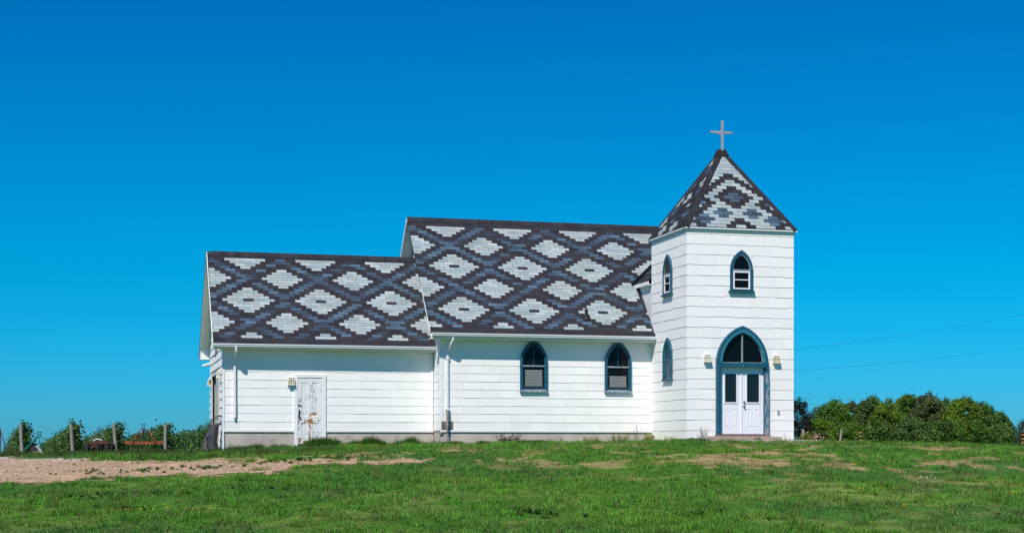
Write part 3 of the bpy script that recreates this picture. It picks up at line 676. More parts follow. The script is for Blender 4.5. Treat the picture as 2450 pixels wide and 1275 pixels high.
# --- pointed windows
def arch(w_, cxu, z0, zs, za, n=12, pinch=0):
    h = w_/2; hh = za-zs; r = (hh*hh+h*h)/(2*h); c = h-r; a1 = math.atan2(hh, -c); pts = []
    R_ = [(cxu+c+r*math.cos(a1*k/n), zs+r*math.sin(a1*k/n)) for k in range(n+1)]   # right side, spring to apex
    right = [(cxu+h, z0)] + R_
    left = [(2*cxu-x, z) for x,z in right]
    return left + right[::-1][1:]
def maps(f, o): return lambda p: f(p[0],p[1],o)
def pane(mb, outline, f, o): mb.face([f(p[0],p[1],o) for p in outline])
def solidbar(mb, f, u0,u1,z0,z1,o0,o1, col=None):
    mb.hexa([f(u0,z0,o0),f(u1,z0,o0),f(u1,z0,o1),f(u0,z0,o1),f(u0,z1,o0),f(u1,z1,o0),f(u1,z1,o1),f(u0,z1,o1)], col)
def nave_window(cxu, label=None, blind_top=2.18):
    f = fY(0); z0,zs,za = 1.79,2.70,3.45; W_=.92
    A = arch(W_,cxu,z0,zs,za); B = arch(W_-.14,cxu,z0+.05,zs,za-.10)
    mb = MB(); mb.ring(A,B,maps(f,.0),maps(f,.085)); win = mb.build('window', M['blue'], church)
    mb = MB(); mb.ring(B, arch(W_-.20,cxu,z0+.09,zs,za-.145), maps(f,.012), maps(f,.055)); mb.build('sash', M['blue'], win)
    mb = MB(); solidbar(mb,f,cxu-.375,cxu+.375,2.565,2.615,.014,.072); mb.build('transom', M['greyblue'], win); mb = MB(); solidbar(mb,f,cxu-.008,cxu+.008,2.615,3.26,.030,.046); mb.build('muntin', M['blue'], win)
    mb = MB(); solidbar(mb,f,cxu-.47,cxu+.47,1.735,1.80,.0,.105); mb.build('sill', M['greyblue'], win)
    mb = MB(); solidbar(mb,f,cxu-.345,cxu+.345,1.86,1.93,.020,.046); solidbar(mb,f,cxu-.345,cxu-.318,1.93,2.565,.020,.04); solidbar(mb,f,cxu+.318,cxu+.345,1.93,2.565,.020,.04); mb.build('lower_sash', mat('dark_blue_sash',(.010,.035,.06),.5), win)
    o = B
    mb = MB(); pane(mb,[(u,z) for u,z in arch(W_-.16,cxu,z0+.05,zs,za-.12)],f,.0400); mb.build('glass', M['glass'], win, fix=False)
    mb = MB(); mb.ring(B,[(cxu,z) for u,z in B],maps(f,.0245),maps(f,.0250)); mb.build('dark_backing', M['dark'], win)  # flat black sheet on the wall, painted as the unlit room
    mb = MB(); z = 1.96
    while z < blind_top: 
        mb.hexa([f(cxu-.29,z,.027),f(cxu+.29,z,.027),f(cxu+.29,z,.030),f(cxu-.29,z,.030),f(cxu-.29,z+.078,.032),f(cxu+.29,z+.078,.032),f(cxu+.29,z+.078,.036),f(cxu-.29,z+.078,.036)]); z += .085
    solidbar(mb,f,cxu-.30,cxu+.30,1.935,1.955,.027,.037); mb.build('blind', M['blind'], win)
    return win
nave_window(-4.10, blind_top=2.44); nave_window(-1.20, blind_top=2.26)
def tower_window(f, cxu, s=1.0):
    z0,zs,za = 4.88,5.55,6.17; W_=.76
    A = arch(W_,cxu,z0,zs,za); B = arch(W_-.15,cxu,z0+.02,zs,za-.10)
    mb = MB(); mb.ring(A,B,maps(f,.0),maps(f,.075)); win = mb.build('window', M['blue'], tower)
    mb = MB(); mb.ring(B,arch(W_-.21,cxu,z0+.05,zs,za-.155),maps(f,.015),maps(f,.05)); solidbar(mb,f,cxu-.30,cxu+.30,5.50,5.56,.02,.058); mb.build('sash', M['greyblue'], win)
    mb = MB(); 
    for (u0,u1,q0,q1) in ((cxu-.285,cxu-.24,4.93,5.50),(cxu+.24,cxu+.285,4.93,5.50),(cxu-.24,cxu+.24,5.455,5.50),(cxu-.24,cxu+.24,4.93,4.975),(cxu-.24,cxu+.24,5.215,5.245)): solidbar(mb,f,u0,u1,q0,q1,.022,.064)
    mb.build('screen_frame', M['doorwhite'], win)
    mb = MB(); solidbar(mb,f,cxu-.43,cxu+.43,4.82,4.885,.0,.11); mb.build('sill', M['blue'], win)
    mb = MB(); pane(mb,arch(W_-.18,cxu,z0+.03,zs,za-.12),f,.0355); mb.build('glass', M['glass'], win, fix=False)
    mb = MB(); mb.ring(B,[(cxu,z) for u,z in B],maps(f,.0285),maps(f,.0290)); mb.build('dark_backing', M['dark'], win)  # black sheet behind the glass, indoor shade put into its colour
tower_window(fY(TY0), 1.83); tower_window(fX(0), -1.60)
# narrow blank lancet low on the tower side
f = fX(0); A = arch(.78,-1.60,2.14,2.85,3.48); B = arch(.62,-1.60,2.19,2.85,3.37)
mb = MB(); mb.ring(A,B,maps(f,.0),maps(f,.075)); wn = mb.build('window', M['blue'], tower)
mb = MB(); mb.ring(B,arch(.52,-1.60,2.25,2.85,3.28),maps(f,.015),maps(f,.05)); solidbar(mb,f,-1.9,-1.3,2.72,2.77,.02,.055); mb.build('sash', mat('teal_sash',(.02,.17,.24),.5,noise=.2), wn)
mb = MB(); mb.ring(B,[(-1.60,z) for u,z in B],maps(f,.0285),maps(f,.0290)); mb.build('dark_backing', mat('teal_board',(.010,.055,.085),.3), wn)  # plain dark teal board filling the lancet
mb = MB(); solidbar(mb,f,-2.02,-1.18,2.09,2.145,.0,.10); mb.build('sill', M['blue'], wn)

# --- arched double entrance
f = fY(TY0); cu = 1.835
A = arch(1.74,cu,.33,2.57,3.77,18); B = arch(1.46,cu,.33,2.57,3.60,18)
mb = MB(); mb.ring(A,B,maps(f,.0),maps(f,.16)); ent = mb.build('entrance_frame', M['blue'], tower)
n_ = len(A); C_ = arch(1.54,cu,2.60,2.61,3.655,18); D_ = arch(1.40,cu,2.62,2.63,3.57,18)
mb = MB(); mb.ring(C_,D_,maps(f,.06),maps(f,.175)); mb.build('arch_moulding', mat('arch_moulding_paint',(.02,.20,.28),.45,noise=.2,nscale=10,wear=((.3,.36,.38),12,.6,.7)), ent)
mb = MB(); solidbar(mb,f,cu-.75,cu+.75,2.47,2.60,.03,.20); solidbar(mb,f,cu-.77,cu+.77,2.455,2.475,.03,.23); mb.build('transom', M['blue'], ent)
mb = MB(); mb.ring(arch(1.41,cu,2.60,2.63,3.575,18),arch(1.37,cu,2.62,2.63,3.55,18),maps(f,.05),maps(f,.10)); solidbar(mb,f,cu-.705,cu+.705,2.60,2.625,.05,.10); solidbar(mb,f,cu-.022,cu+.018,2.62,3.55,.05,.11); mb.build('fanlight_frame', M['greyblue'], ent)
mb = MB(); pane(mb,arch(1.40,cu,2.60,2.63,3.57,18),f,.055); mb.build('fanlight_glass', M['glass'], ent, fix=False)
mb = MB(); D2=arch(1.40,cu,2.60,2.63,3.57,18); mb.ring(D2,[(cu,z) for u,z in D2],maps(f,.030),maps(f,.031)); mb.build('dark_backing', M['dark'], ent)  # flat black sheet painted as the darkness behind the fanlight
mb = MB(); solidbar(mb,f,cu+.74,cu+.875,.33,2.30,.161,.172); mb.build('worn_casing', M['blue_worn'], ent)
mb = MB(); solidbar(mb,f,cu-.90,cu+.92,.29,.34,.0,.20); mb.build('threshold', mat('threshold_wood',(.20,.13,.10),.8,noise=.4), ent)
def door_leaf(u0, u1, handle):
    mb = MB(); zb,zt = .36,2.455
    p0,p1 = u0+.13 if not handle else u0+.16, u1-.16 if not handle else u1-.13; q0,q1 = 1.36,2.26
    for a_,b_,c_,d_ in ((u0,p0,zb,zt),(p1,u1,zb,zt),(p0,p1,zb,q0),(p0,p1,q1,zt)): solidbar(mb,f,a_,b_,c_,d_,.03,.065)
    # raised panels
    wm = (p1-p0)/2
    for a_ in (p0+.01, p0+wm+.05):
        mb.ring([(a_,.62),(a_,1.18),(a_+wm-.06,1.18),(a_+wm-.06,.62),(a_,.62)],[(a_+.025,.645),(a_+.025,1.155),(a_+wm-.085,1.155),(a_+wm-.085,.645),(a_+.025,.645)],maps(f,.064),maps(f,.074))
    d = mb.build('door', M['doorwhite'], ent)
    mb = MB(); mb.ring([(p0-.03,q0-.03),(p0-.03,q1+.03),(p1+.03,q1+.03),(p1+.03,q0-.03),(p0-.03,q0-.03)],[(p0+.005,q0+.005),(p0+.005,q1-.005),(p1-.005,q1-.005),(p1-.005,q0+.005),(p0+.005,q0+.005)],maps(f,.064),maps(f,.082)); solidbar(mb,f,p0-.0,p1,1.36,1.362,.04,.05)
    return d, (p0,p1,q0,q1)
for (u0,u1,hd) in ((cu-.715,cu-.03,False),(cu-.0,cu+.715,True)):
    d, (p0,p1,q0,q1) = door_leaf(u0,u1,hd)
    # glazing bead, glass coloured near-black for the unlit room behind, all under the door
    mb = MB(); mb.ring([(p0-.03,q0-.03),(p0-.03,q1+.03),(p1+.03,q1+.03),(p1+.03,q0-.03),(p0-.03,q0-.03)],[(p0+.005,q0+.005),(p0+.005,q1-.005),(p1-.005,q1-.005),(p1-.005,q0+.005),(p0+.005,q0+.005)],maps(f,.064),maps(f,.084))
    mb.build('glass_trim', M['doorwhite'], ent)
    mb = MB(); solidbar(mb,f,p0,p1,q0,q1,.048,.052); mb.build('door_glass', mat('door_glass_dark',(.008,.009,.010),.06,spec=.5), ent)
    if hd:
        mb = MB(); mb.tube([f(u0+.07,1.37,.065),f(u0+.07,1.37,.12)],.028,10); mb.build('lock', M['brass'], ent); mb = MB(); mb.tube([f(u0+.07,1.23,.065),f(u0+.07,1.23,.14)],.034,10,r2=.026); mb.build('handle', M['brass'], ent)
mb = MB(); solidbar(mb,f,cu-.045,cu-.0,.36,2.455,.066,.092); solidbar(mb,f,cu-.735,cu-.716,.34,2.455,.03,.07); solidbar(mb,f,cu+.716,cu+.735,.34,2.455,.03,.07); mb.build('astragal', M['doorwhite'], ent)
# step
mb = MB(); mb.hexa([(.62,-4.05,.02),(2.88,-4.05,.02),(2.86,-3.22,.02),(.64,-3.22,.02),(.70,-4.03,.28),(2.86,-4.03,.27),(2.86,-3.22,.29),(.68,-3.22,.29)]); 
st = mb.build('doorstep', M['step'], church, bevel=.012); 
mb = MB(); mb.hexa([(1.2,-4.5,-.05),(3.95,-4.5,-.05),(3.95,-3.3,-.05),(1.2,-3.3,-.05),(1.2,-4.5,.165),(3.95,-4.5,.165),(3.95,-3.3,.175),(1.2,-3.3,.175)]); mb.build('landing_slab', M['concrete'], church)
mb = MB(); solidbar(mb,f,3.07,3.13,1.01,1.12,.0,.05); mb.build('outlet_box', mat('outlet_metal',(.33,.34,.38),.4), tower)

# --- wall lamps
def wall_lamp(f, u, z, parent, amber=True):
    L = MB(); wt,wb,h,dp = .085,.115,.115,.13
    for z_,ww,dd in ((h,wt,.09),(-h,wb,.13)): solidbar(L,f,u-ww,u+ww,z+z_-.012,z+z_+.012,.0,dd)
    L.hexa([f(u-wt,z+h+.012,.0),f(u+wt,z+h+.012,.0),f(u+wt,z+h+.012,.09),f(u-wt,z+h+.012,.09),f(u-.04,z+h+.04,.0),f(u+.04,z+h+.04,.0),f(u+.04,z+h+.04,.04),f(u-.04,z+h+.04,.04)])
    for k in (-1,-.33,.33,1):
        a = .012; L.hexa([f(u+k*wb*.93-a*.6,z-h,.115),f(u+k*wb*.93+a*.6,z-h,.115),f(u+k*wb*.93+a*.6,z-h,.13),f(u+k*wb*.93-a*.6,z-h,.13),f(u+k*wt*.93-a*.6,z+h,.075),f(u+k*wt*.93+a*.6,z+h,.075),f(u+k*wt*.93+a*.6,z+h,.09),f(u+k*wt*.93-a*.6,z+h,.09)])
    solidbar(L,f,u-.107,u+.107,z+.03,z+.045,.0,.108)
    o = L.build('wall_lamp', M['lampwhite'], parent)
    return o
def lamp_glass(f,u,z,parent,mt):
    G = MB(); wt,wb,h = .075,.102,.103
    G.hexa([f(u-wb,z-h,.0),f(u+wb,z-h,.0),f(u+wb,z-h,.112),f(u-wb,z-h,.112),f(u-wt,z+h,.0),f(u+wt,z+h,.0),f(u+wt,z+h,.072),f(u-wt,z+h,.072)])
    G.build('lamp_glass', mt, parent)
paleglass = mat('pale_lamp_glass',(.50,.48,.38),.3,noise=.15)
for f_,u,z,mt in ((fY(TY0-.015),.67,2.735,paleglass),(fY(TY0-.015),3.02,2.735,M['lampglass']),(fY(WY0-.015),-11.88,2.05,M['lampglass']),(fX(WX0-.03),2.05,2.30,paleglass),(fX(WX0-.03),6.55,2.22,M['lampglass'])):
    l_ = wall_lamp(f_,u,z,church); lamp_glass(f_,u,z,l_,mt)
# --- old side door
f = fY(WY0); mb = MB()
for a_,b_,c_,d_ in ((-11.78,-11.67,-.02,2.27),(-10.875,-10.765,-.02,2.27),(-11.67,-10.875,2.175,2.27)): solidbar(mb,f,a_,b_,c_,d_,.0,.05)
sdf = mb.build('side_door_frame', M['trim'], wing)
nu,nz_ = 60,150; u_ = np.linspace(-11.668,-10.877,nu); z_ = np.linspace(.05,2.17,nz_); UU,ZZ_ = np.meshgrid(u_,z_); a_ = (UU+11.668)/.791; b_ = (ZZ_-.05)/2.12
dep = np.full(UU.shape,.030)
def rect(a0,a1,b0,b1): return (a_>a0)&(a_<a1)&(b_>b0)&(b_<b1)
for r_ in ((.16,.40,.42,.92),(.60,.84,.42,.92),(.16,.40,.06,.31),(.60,.84,.06,.31)): dep = np.where(rect(*r_),.016,dep)
n1 = fbm(UU*13,ZZ_*9,4); n2 = fbm(UU*30+9,ZZ_*14,3); peel = np.zeros(UU.shape)
peel = np.maximum(peel, sstep(.44,.48,n1 - 3.6*np.abs(b_-.345) + .05 - .35*np.abs(a_-.45)))      # middle rail
peel = np.maximum(peel, sstep(.46,.50,n1 + .06 - 2.6*np.abs(a_-.48) - .8*np.abs(b_-.18)))           # lower muntin
peel = np.maximum(peel, sstep(.42,.46,n1 + .02 - 3.6*np.clip(b_-.03,0,1) - .4*np.abs(a_-.35)))            # foot
peel = np.maximum(peel, sstep(.42,.46,n1 + .05 - 2.4*np.abs(a_-.67)-4*np.abs(b_-.455)))
peel2 = sstep(.665,.70,n2)*sstep(.25,.4,fbm(UU*4,ZZ_*3,2)); edge = sstep(.36,.46,n2-2.6*np.clip(a_-.03,0,1)-.9*np.abs(b_-.42))
cw = np.array([.74,.76,.77])*(.9+.15*n2)[...,None]; cwood = np.array([.36,.17,.06])*(.6+.8*n2)[...,None]; cgrey = np.array([.20,.21,.23])
cc = cw*(1-peel[...,None])+cwood*peel[...,None]; cc = cc*(1-.8*peel2[...,None])+cgrey*.8*peel2[...,None]; cc = cc*(1-.85*edge[...,None])+np.array([.12,.12,.13])*.85*edge[...,None]
Vd_ = np.stack([UU,WY0-dep,ZZ_],-1).reshape(-1,3); i0 = (np.arange(nz_-1)[:,None]*nu+np.arange(nu-1)[None,:]).ravel()
sdo = arrays('side_door', Vd_, 4, M['olddoor'], cc.reshape(-1,3), faces=np.stack([i0,i0+1,i0+nu+1,i0+nu],1), parent=wing); sdo['label']='old panelled door with peeling white paint'
mb = MB(); mb.box(-11.64,-11.60,WY0-.045,WY0-.03,.86,1.06); mb.tube([(-11.61,WY0-.03,.90),(-11.61,WY0-.09,.90)],.032,10); mb.build('handle', M['darksteel'], sdo)
mb = MB(); mb.tube([(-11.615,WY0-.03,1.10),(-11.615,WY0-.07,1.10)],.03,10); mb.build('lock', M['darksteel'], sdo)
mb = MB(); mb.tube([(-11.66,WY0-.05,1.30),(-11.56,WY0-.05,1.28)],.016,8); mb.build('bolt', M['darksteel'], sdo)
# --- barn opening in the west gable
mb = MB(); x_ = WX0-.045
for a_,b_,c_,d_ in ((GD[0]-.10,GD[0],-.3,GD[3]+.1),(GD[1],GD[1]+.10,-.3,GD[3]+.1),(GD[0],GD[1],GD[3],GD[3]+.1)): mb.box(x_,x_+.10,a_,b_,c_,d_)
gf = mb.build('barn_door_frame', mat('barn_door_trim',(.55,.62,.66),.6), wing)
mb = MB(); mb.box(WX0+.142,WX0+.16,GD[0]-.1,GD[1]+.1,-.5,GD[3]+.12); mb.build('doorway_shade_board', mat('barn_shadow_board',(.03,.035,.045),.8), wing)  # board closing the opening, coloured dark as the shade inside
mb = MB(); mb.box(WX0-.04,WX0+.0,GD[0]+.55,GD[0]+1.35,-.2,GD[3]-.02); mb.build('barn_door', mat('barn_door_paint',(.50,.50,.46),.7,noise=.2), wing)
# security camera and a short vent under the eave
mb = MB(); mb.tube([(WX0-.03,6.0,2.86),(WX0-.13,6.0,2.80)],.02,6); mb.tube([(WX0-.08,5.95,2.84),(WX0-.34,6.1,2.76)],.045,8); mb.build('security_camera', M['lampwhite'], wing)
mb = MB(); mb.tube([(WX0-.07,3.4,3.28),(WX0-.07,3.4,3.02),(WX0-.12,3.45,2.94)],.035,6); mb.build('vent_spout', mat('dull_vent',(.10,.12,.14),.6), wing)

# ------------------------------------------------------------------ things by the west gable
def lump(name, mt, rings, label, cat, n=14):
    """skin of stacked rings (centre, rx, ry) for soft leaning things"""
    V=[];F=[]
    for (c,rx_,ry_,ph) in rings:
        for k in range(n):
            t = 2*math.pi*k/n; wob = 1+.10*math.sin(3*t+ph)+.06*random.uniform(-1,1)
            V.append((c[0]+math.cos(t)*rx_*wob, c[1]+math.sin(t)*ry_*wob, c[2]))
    R = len(rings)
    for r in range(R-1):
        for k in range(n): F.append((r*n+k, r*n+(k+1)%n, (r+1)*n+(k+1)%n, (r+1)*n+k))
    F.append(tuple(range(n))); F.append(tuple((R-1)*n+k for k in range(n)))
    mb = MB(); mb.v = V; mb.f = F; mb.m = [0]*len(F); mb.c = [(1,1,1)]*len(V)
    o = mb.build(name, mt, None, smooth=True); return tag(o, label, cat)
gz = H(-14.3,1.6)
def arc_thing():
    # grey ribbed rubber cover standing on end against the gable, bowed outwards
    rings=[]
    for i in range(15):
        t = i/14; z = gz-.05+t*1.03; bow = .17*math.sin(t*2.7); 
        rings.append(((WX0-.27-bow*.45+.08*t, 1.55-.15*t, z), .165-.045*t+(.016 if i%2 else 0), .34-.12*t, i*.8))
    return lump('rubber_cover', M['rubber'], rings, 'bulging dark grey ribbed rubber cover leaning on the wing corner', 'cover')
arc_thing()
mb = MB(); 
b0 = Vector((WX0-.75,1.5,gz-.02)); t0 = Vector((WX0-.42,1.9,gz+.80))
for k in range(6):
    u0 = b0.lerp(t0,k/6); u1 = b0.lerp(t0,(k+.92)/6); wv = Vector((.27,-.12,-.03)); dv = Vector((.03,.10,0))
    mb.hexa([u0,u0+wv,u0+wv+dv,u0+dv,u1,u1+wv*.9,u1+wv*.9+dv,u1+dv])
for k in range(5):
    q = b0+Vector((.02+.052*k,-.03,0)); mb.tube([q, q+(t0-b0)*.98],.010,5)
tag(mb.build('rubber_mat', M['rubber']), 'flat ribbed black rubber mat leaning outwards beside the vines', 'mat')
mb = MB()
for r_,cz,cx0 in ((.27,1.14,-.20),(.22,1.10,-.23),(.25,1.18,-.16)):
    pts = [(WX0+cx0+math.cos(t)*r_*.75, 1.45+math.sin(t)*.15, gz+cz-.10+math.sin(t)*r_*.55+.08*math.cos(t)) for t in np.linspace(0,2*math.pi,22)]
    mb.tube(pts,.013,6,cap=False)
tag(mb.build('hose', M['rubber']), 'loose black hose coiled on top of the grey rubber cover', 'hose')
rings=[((WX0-.36,1.62,gz-.03+i*.075), .13+.02*math.sin(i*2.1), .16+.02*math.cos(i*1.7), i*1.3) for i in range(9)]
lump('bag', mat('black_bag',(.012,.012,.014),.5), rings, 'slumped black bag between the rubber mat and the cover', 'bag')

# ------------------------------------------------------------------ foliage
def leaves(n, sampler, size, cols, flat=.25, outward=None):
    """n leaf quads; sampler returns points and outward normals"""
    Pn, Nn = sampler(n); a = rng.normal(0,1,(n,3)); a = a/np.linalg.norm(a,axis=1,keepdims=True)
    nn = Nn*(.9)+a*.75+np.array([0,0,.25]); nn /= np.linalg.norm(nn,axis=1,keepdims=True)
    t = np.cross(nn, rng.normal(0,1,(n,3))); t /= np.linalg.norm(t,axis=1,keepdims=True)+1e-9; b = np.cross(nn,t)
    s = size*rng.uniform(.6,1.35,(n,1)); wq = s*.36
    tip = Pn+t*s*.5; V = np.stack([Pn-t*s*.5, Pn+b*wq+nn*s*.08, tip, Pn-b*wq+nn*s*.08],1).reshape(-1,3)
    return V, np.repeat(cols,4,0)
def blobs(centres, radii, n, shell=.55):
    centres = np.array(centres); radii = np.array(radii); wts = (radii.prod(axis=1))**(2/3); wts /= wts.sum()
    k = rng.choice(len(centres), n, p=wts); v = rng.normal(0,1,(n,3)); v /= np.linalg.norm(v,axis=1,keepdims=True)
    r = (shell+(1.08-shell)*rng.random((n,1))**.7); return centres[k]+v*radii[k]*r, v, k
def bush(name, px, d, topy, wpx, tone, label, cat='shrub', n=4200, leaf=.095, group=None, feather=False, trunk=True, depth=.8):
    l = (px-1225)/3700*d; base = P(l,d); top = (1065-topy)/3700*d; hgt = top-base.z; wd = wpx/3700*d/2
    root = empty(name, tuple(base), label, cat, group)
    cs=[];rs=[];tn=[]
    # inner mass from the ground up to shoulder height
    for hz in ((.22,.45) if trunk or True else (.3,)):
        for q in (-.45,.45): cs.append(np.array([base.x+RT[0]*q*wd, base.y+RT[1]*q*wd, base.z+hz*hgt])); rs.append((wd*.62,wd*.55,hgt*.26)); tn.append(random.uniform(.8,1.15))
    nb = max(12, int(9+wd*9))
    for i in range(nb):
        a = random.uniform(0,6.283); rr = math.sqrt(random.random())*.80; hz = random.random()**.8
        taper = math.sqrt(max(.06,1-(hz*.93)**2.6)); q = .30 if not feather else .22
        lx = math.cos(a)*rr*wd*taper; dy = math.sin(a)*rr*wd*taper*depth
        s = wd*q*random.uniform(.7,1.3); sz = min(s*1.1,hgt*.26)*random.uniform(.8,1.1)
        cs.append(np.array([base.x+RT[0]*lx+FW[0]*dy, base.y+RT[1]*lx+FW[1]*dy, base.z+min(.10*hgt+hz*hgt*.78, hgt-sz)])); rs.append((s,s,sz)); tn.append(random.uniform(.68,1.28))
    for q in (-.35,.05,.38): 
        sz = hgt*random.uniform(.12,.18); cs.append(np.array([base.x+RT[0]*q*wd, base.y+RT[1]*q*wd, base.z+hgt*(1.0-abs(q)*.28)-sz])); rs.append((wd*.26,wd*.26,sz)); tn.append(random.uniform(.8,1.3))
    Pn,Nn,k = blobs(cs,rs,n,.45); Pn[:,2] = np.maximum(Pn[:,2], base.z+.03*rng.random(n)*6)
    tone = np.array(tone); cols = tone*np.array(tn)[k][:,None]*rng.uniform(.6,1.5,(n,1))
    hue = rng.random(n)[:,None]; cols = np.where(hue<.07, cols*np.array([2.0,1.35,.8]), cols)
    sp = [] 
    for _ in range(int(30+wd*16)):
        q = random.randrange(4,len(cs)); v = np.array([random.gauss(0,.6),random.gauss(0,.6),abs(random.gauss(0,1))+.3]); v /= np.linalg.norm(v)
        p0 = cs[q]+v*np.array(rs[q])*.9; L_ = random.uniform(.10,.26)*(1.7 if feather else 1)*max(.6,min(1.3,hgt/2.2))
        for t in np.linspace(0,1,11): sp.append(p0+v*L_*t+np.array([random.gauss(0,.035*(1-t)+.012) for _ in range(3)]))
    sp = np.array(sp); V1_,C1_ = leaves(n, lambda m_: (Pn,Nn), leaf, cols)
    V2_,C2_ = leaves(len(sp), lambda m_: (sp, np.tile([0,0,1.0],(len(sp),1))), leaf*.62, tone*rng.uniform(.7,1.5,(len(sp),1)))
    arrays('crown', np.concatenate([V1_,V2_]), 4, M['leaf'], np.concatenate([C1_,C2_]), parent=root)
    if trunk:
        mb = MB()
        mb.tube([(base.x,base.y,base.z-.1),(base.x+.03,base.y,base.z+hgt*.3),(base.x-.03,base.y+.02,base.z+hgt*.7)], .05*max(.5,hgt/3), 6, r2=.015)
        mb.build('trunk', M['bark'], root)
    return root
GA=(.066,.150,.014); GB=(.056,.130,.018); GC=(.100,.180,.010); GD_=(.084,.120,.032); GE=(.060,.132,.026)
HG = 'shrubs of the tall hedge right of the church'
bush('shrub',1948,86,972,70,(.050,.085,.060),'pale grey-green feathery shrub just right of the dark tree', n=3200, feather=True, group=HG)
specs = [(1992,80,955,96,GA,'leafy green shrub with reddish tips, leftmost tall dome of the hedge'),
 (2038,82,957,62,GD_,'brownish thin-topped shrub in the left part of the hedge'),
 (2080,81,945,72,GE,'tall shrub with blue-green rounded top left of the notch in the hedge'),
 (2124,80,949,74,GC,'bright green shrub just right of the notch in the hedge'),
 (2168,82,941,72,GA,'rusty-tipped green shrub left of the hedge\'s highest peak'),
 (2220,81,935,84,GD_,'highest peaked brown-green shrub in the middle of the hedge'),
 (2262,82,949,68,GB,'dark shrub with twiggy top right of the highest peak'),
 (2306,80,944,84,GC,'yellow-green shrub with pointed top in the right half of the hedge'),
 (2350,81,957,80,GB,'dark green rounded shrub near the right end of the hedge'),
 (2390,82,983,66,GE,'sloping dark shrub at the right end of the hedge')]
for px,d,ty,wp,tone,lab in specs: bush('shrub',px,d,ty,wp*1.18,tone,lab,n=19000,group=HG)
low = [(1965,76,1000,90,GC,'low lime-green shrub at the left foot of the hedge'),(2030,77,1008,90,GA,'low leafy shrub behind the orange marker'),(2100,77,1003,100,GB,'dark low shrub at the foot of the hedge under its notch'),
 (2180,77,1000,104,GE,'grey-green low shrub below the hedge\'s rusty-tipped top'),(2255,77,1005,96,GB,'dark low shrub at the foot of the hedge under the twiggy top'),(2325,77,1004,100,GA,'low green shrub in front of the yellow-green one'),(2385,78,1014,74,GB,'low dark shrub closing the right end of the hedge')]
for px,d,ty,wp,tone,lab in low: bush('shrub',px,d,ty,wp*1.1,tone,lab,n=15000,group='low shrubs at the foot of the hedge',trunk=False)
bush('tree',2452,105,998,56,(.055,.085,.050),'grey-green tree cut by the right edge of the picture','tree',n=3600)
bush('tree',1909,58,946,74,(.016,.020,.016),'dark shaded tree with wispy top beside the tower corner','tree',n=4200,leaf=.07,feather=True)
bush('shrub',1948,66,1022,52,(.070,.125,.012),'small lime-green bush between the dark tree and the rose bush',n=1800,leaf=.08,trunk=False)
# rose bush with pale blossoms
rb = bush('rose_bush',1958,62,1034,66,(.085,.075,.020),'low reddish rose bush with pale pink blossoms','rose bush',n=1500,leaf=.06,trunk=False)
Vr=[];Cr=[]
for _ in range(26):
    l = (1958+random.gauss(0,12)-1225)/3700*61.4; p = P(l,61.4, random.uniform(.05,.42)); s=.022
    for a_ in (0,1.05,2.1):
        u_=Vector((math.cos(a_)*s,math.sin(a_)*s,0)); v_=Vector((0,0,s)); Vr += [tuple(p-u_-v_),tuple(p+u_-v_),tuple(p+u_+v_),tuple(p-u_+v_)]; Cr += [(.72,.55,.52)]*4
arrays('blossom', np.array(Vr), 4, M['petal'], np.array(Cr), parent=rb)
# stakes and markers
def post(name, l, d, h, r, lean, label, cat, mt='wood_grey', group=None):
    p = P(l,d,-.1); mb = MB(); pts=[]
    for i in range(6):
        t=i/5; pts.append((p.x+RT[0]*lean*t+random.uniform(-.006,.006), p.y+RT[1]*lean*t+random.uniform(-.006,.006), p.z+(h+.1)*t))
    mb.tube(pts, r, 9, r2=r*.88); o = mb.build(name, M[mt], None); return tag(o,label,cat,group)
post('stake',(2008-1225)/3700*60,60,.62,.045,.10,'leaning grey wooden stake in front of the hedge','stake')
post('stake',(1919-1225)/3700*57,57,.55,.07,.04,'stout grey wooden stump post at the foot of the dark tree','post')
def marker(px,d,h,label,r=.045):
    b = P((px-1225)/3700*d,d,0); root = empty('marker_post',tuple(b),label,'marker post',group='orange banded marker posts')
    mb = MB(); mb.tube([(b.x,b.y,b.z-.1),(b.x,b.y,b.z+h)],r*.55,8); mb.build('rod', M['darksteel'], root)
    for k in range(4):
        z = b.z+h*(.06+.29*k); mb = MB(); mb.tube([(b.x,b.y,z),(b.x,b.y,z+.045)],r*1.5,10); mb.build('band', M['orange'], root)
marker(2059,63,.55,'short orange banded marker post in the middle of the hedge foot',.045); marker(2449,63,.55,'orange banded marker post at the right edge of the picture',.06)
p = P((2003-1225)/3700*59.5,59.5,.02); mb = MB(); mb.hexa([(p.x-.14,p.y-.1,p.z-.03),(p.x+.14,p.y-.1,p.z-.03),(p.x+.14,p.y+.1,p.z-.03),(p.x-.14,p.y+.1,p.z-.03),(p.x-.10,p.y-.06,p.z+.05),(p.x+.13,p.y-.06,p.z+.06),(p.x+.10,p.y+.07,p.z+.05),(p.x-.08,p.y+.07,p.z+.05)])
tag(mb.build('tarp', mat('teal_tarp',(.01,.17,.12),.6)),'small crumpled teal tarp lying at the foot of the leaning stake','tarp')

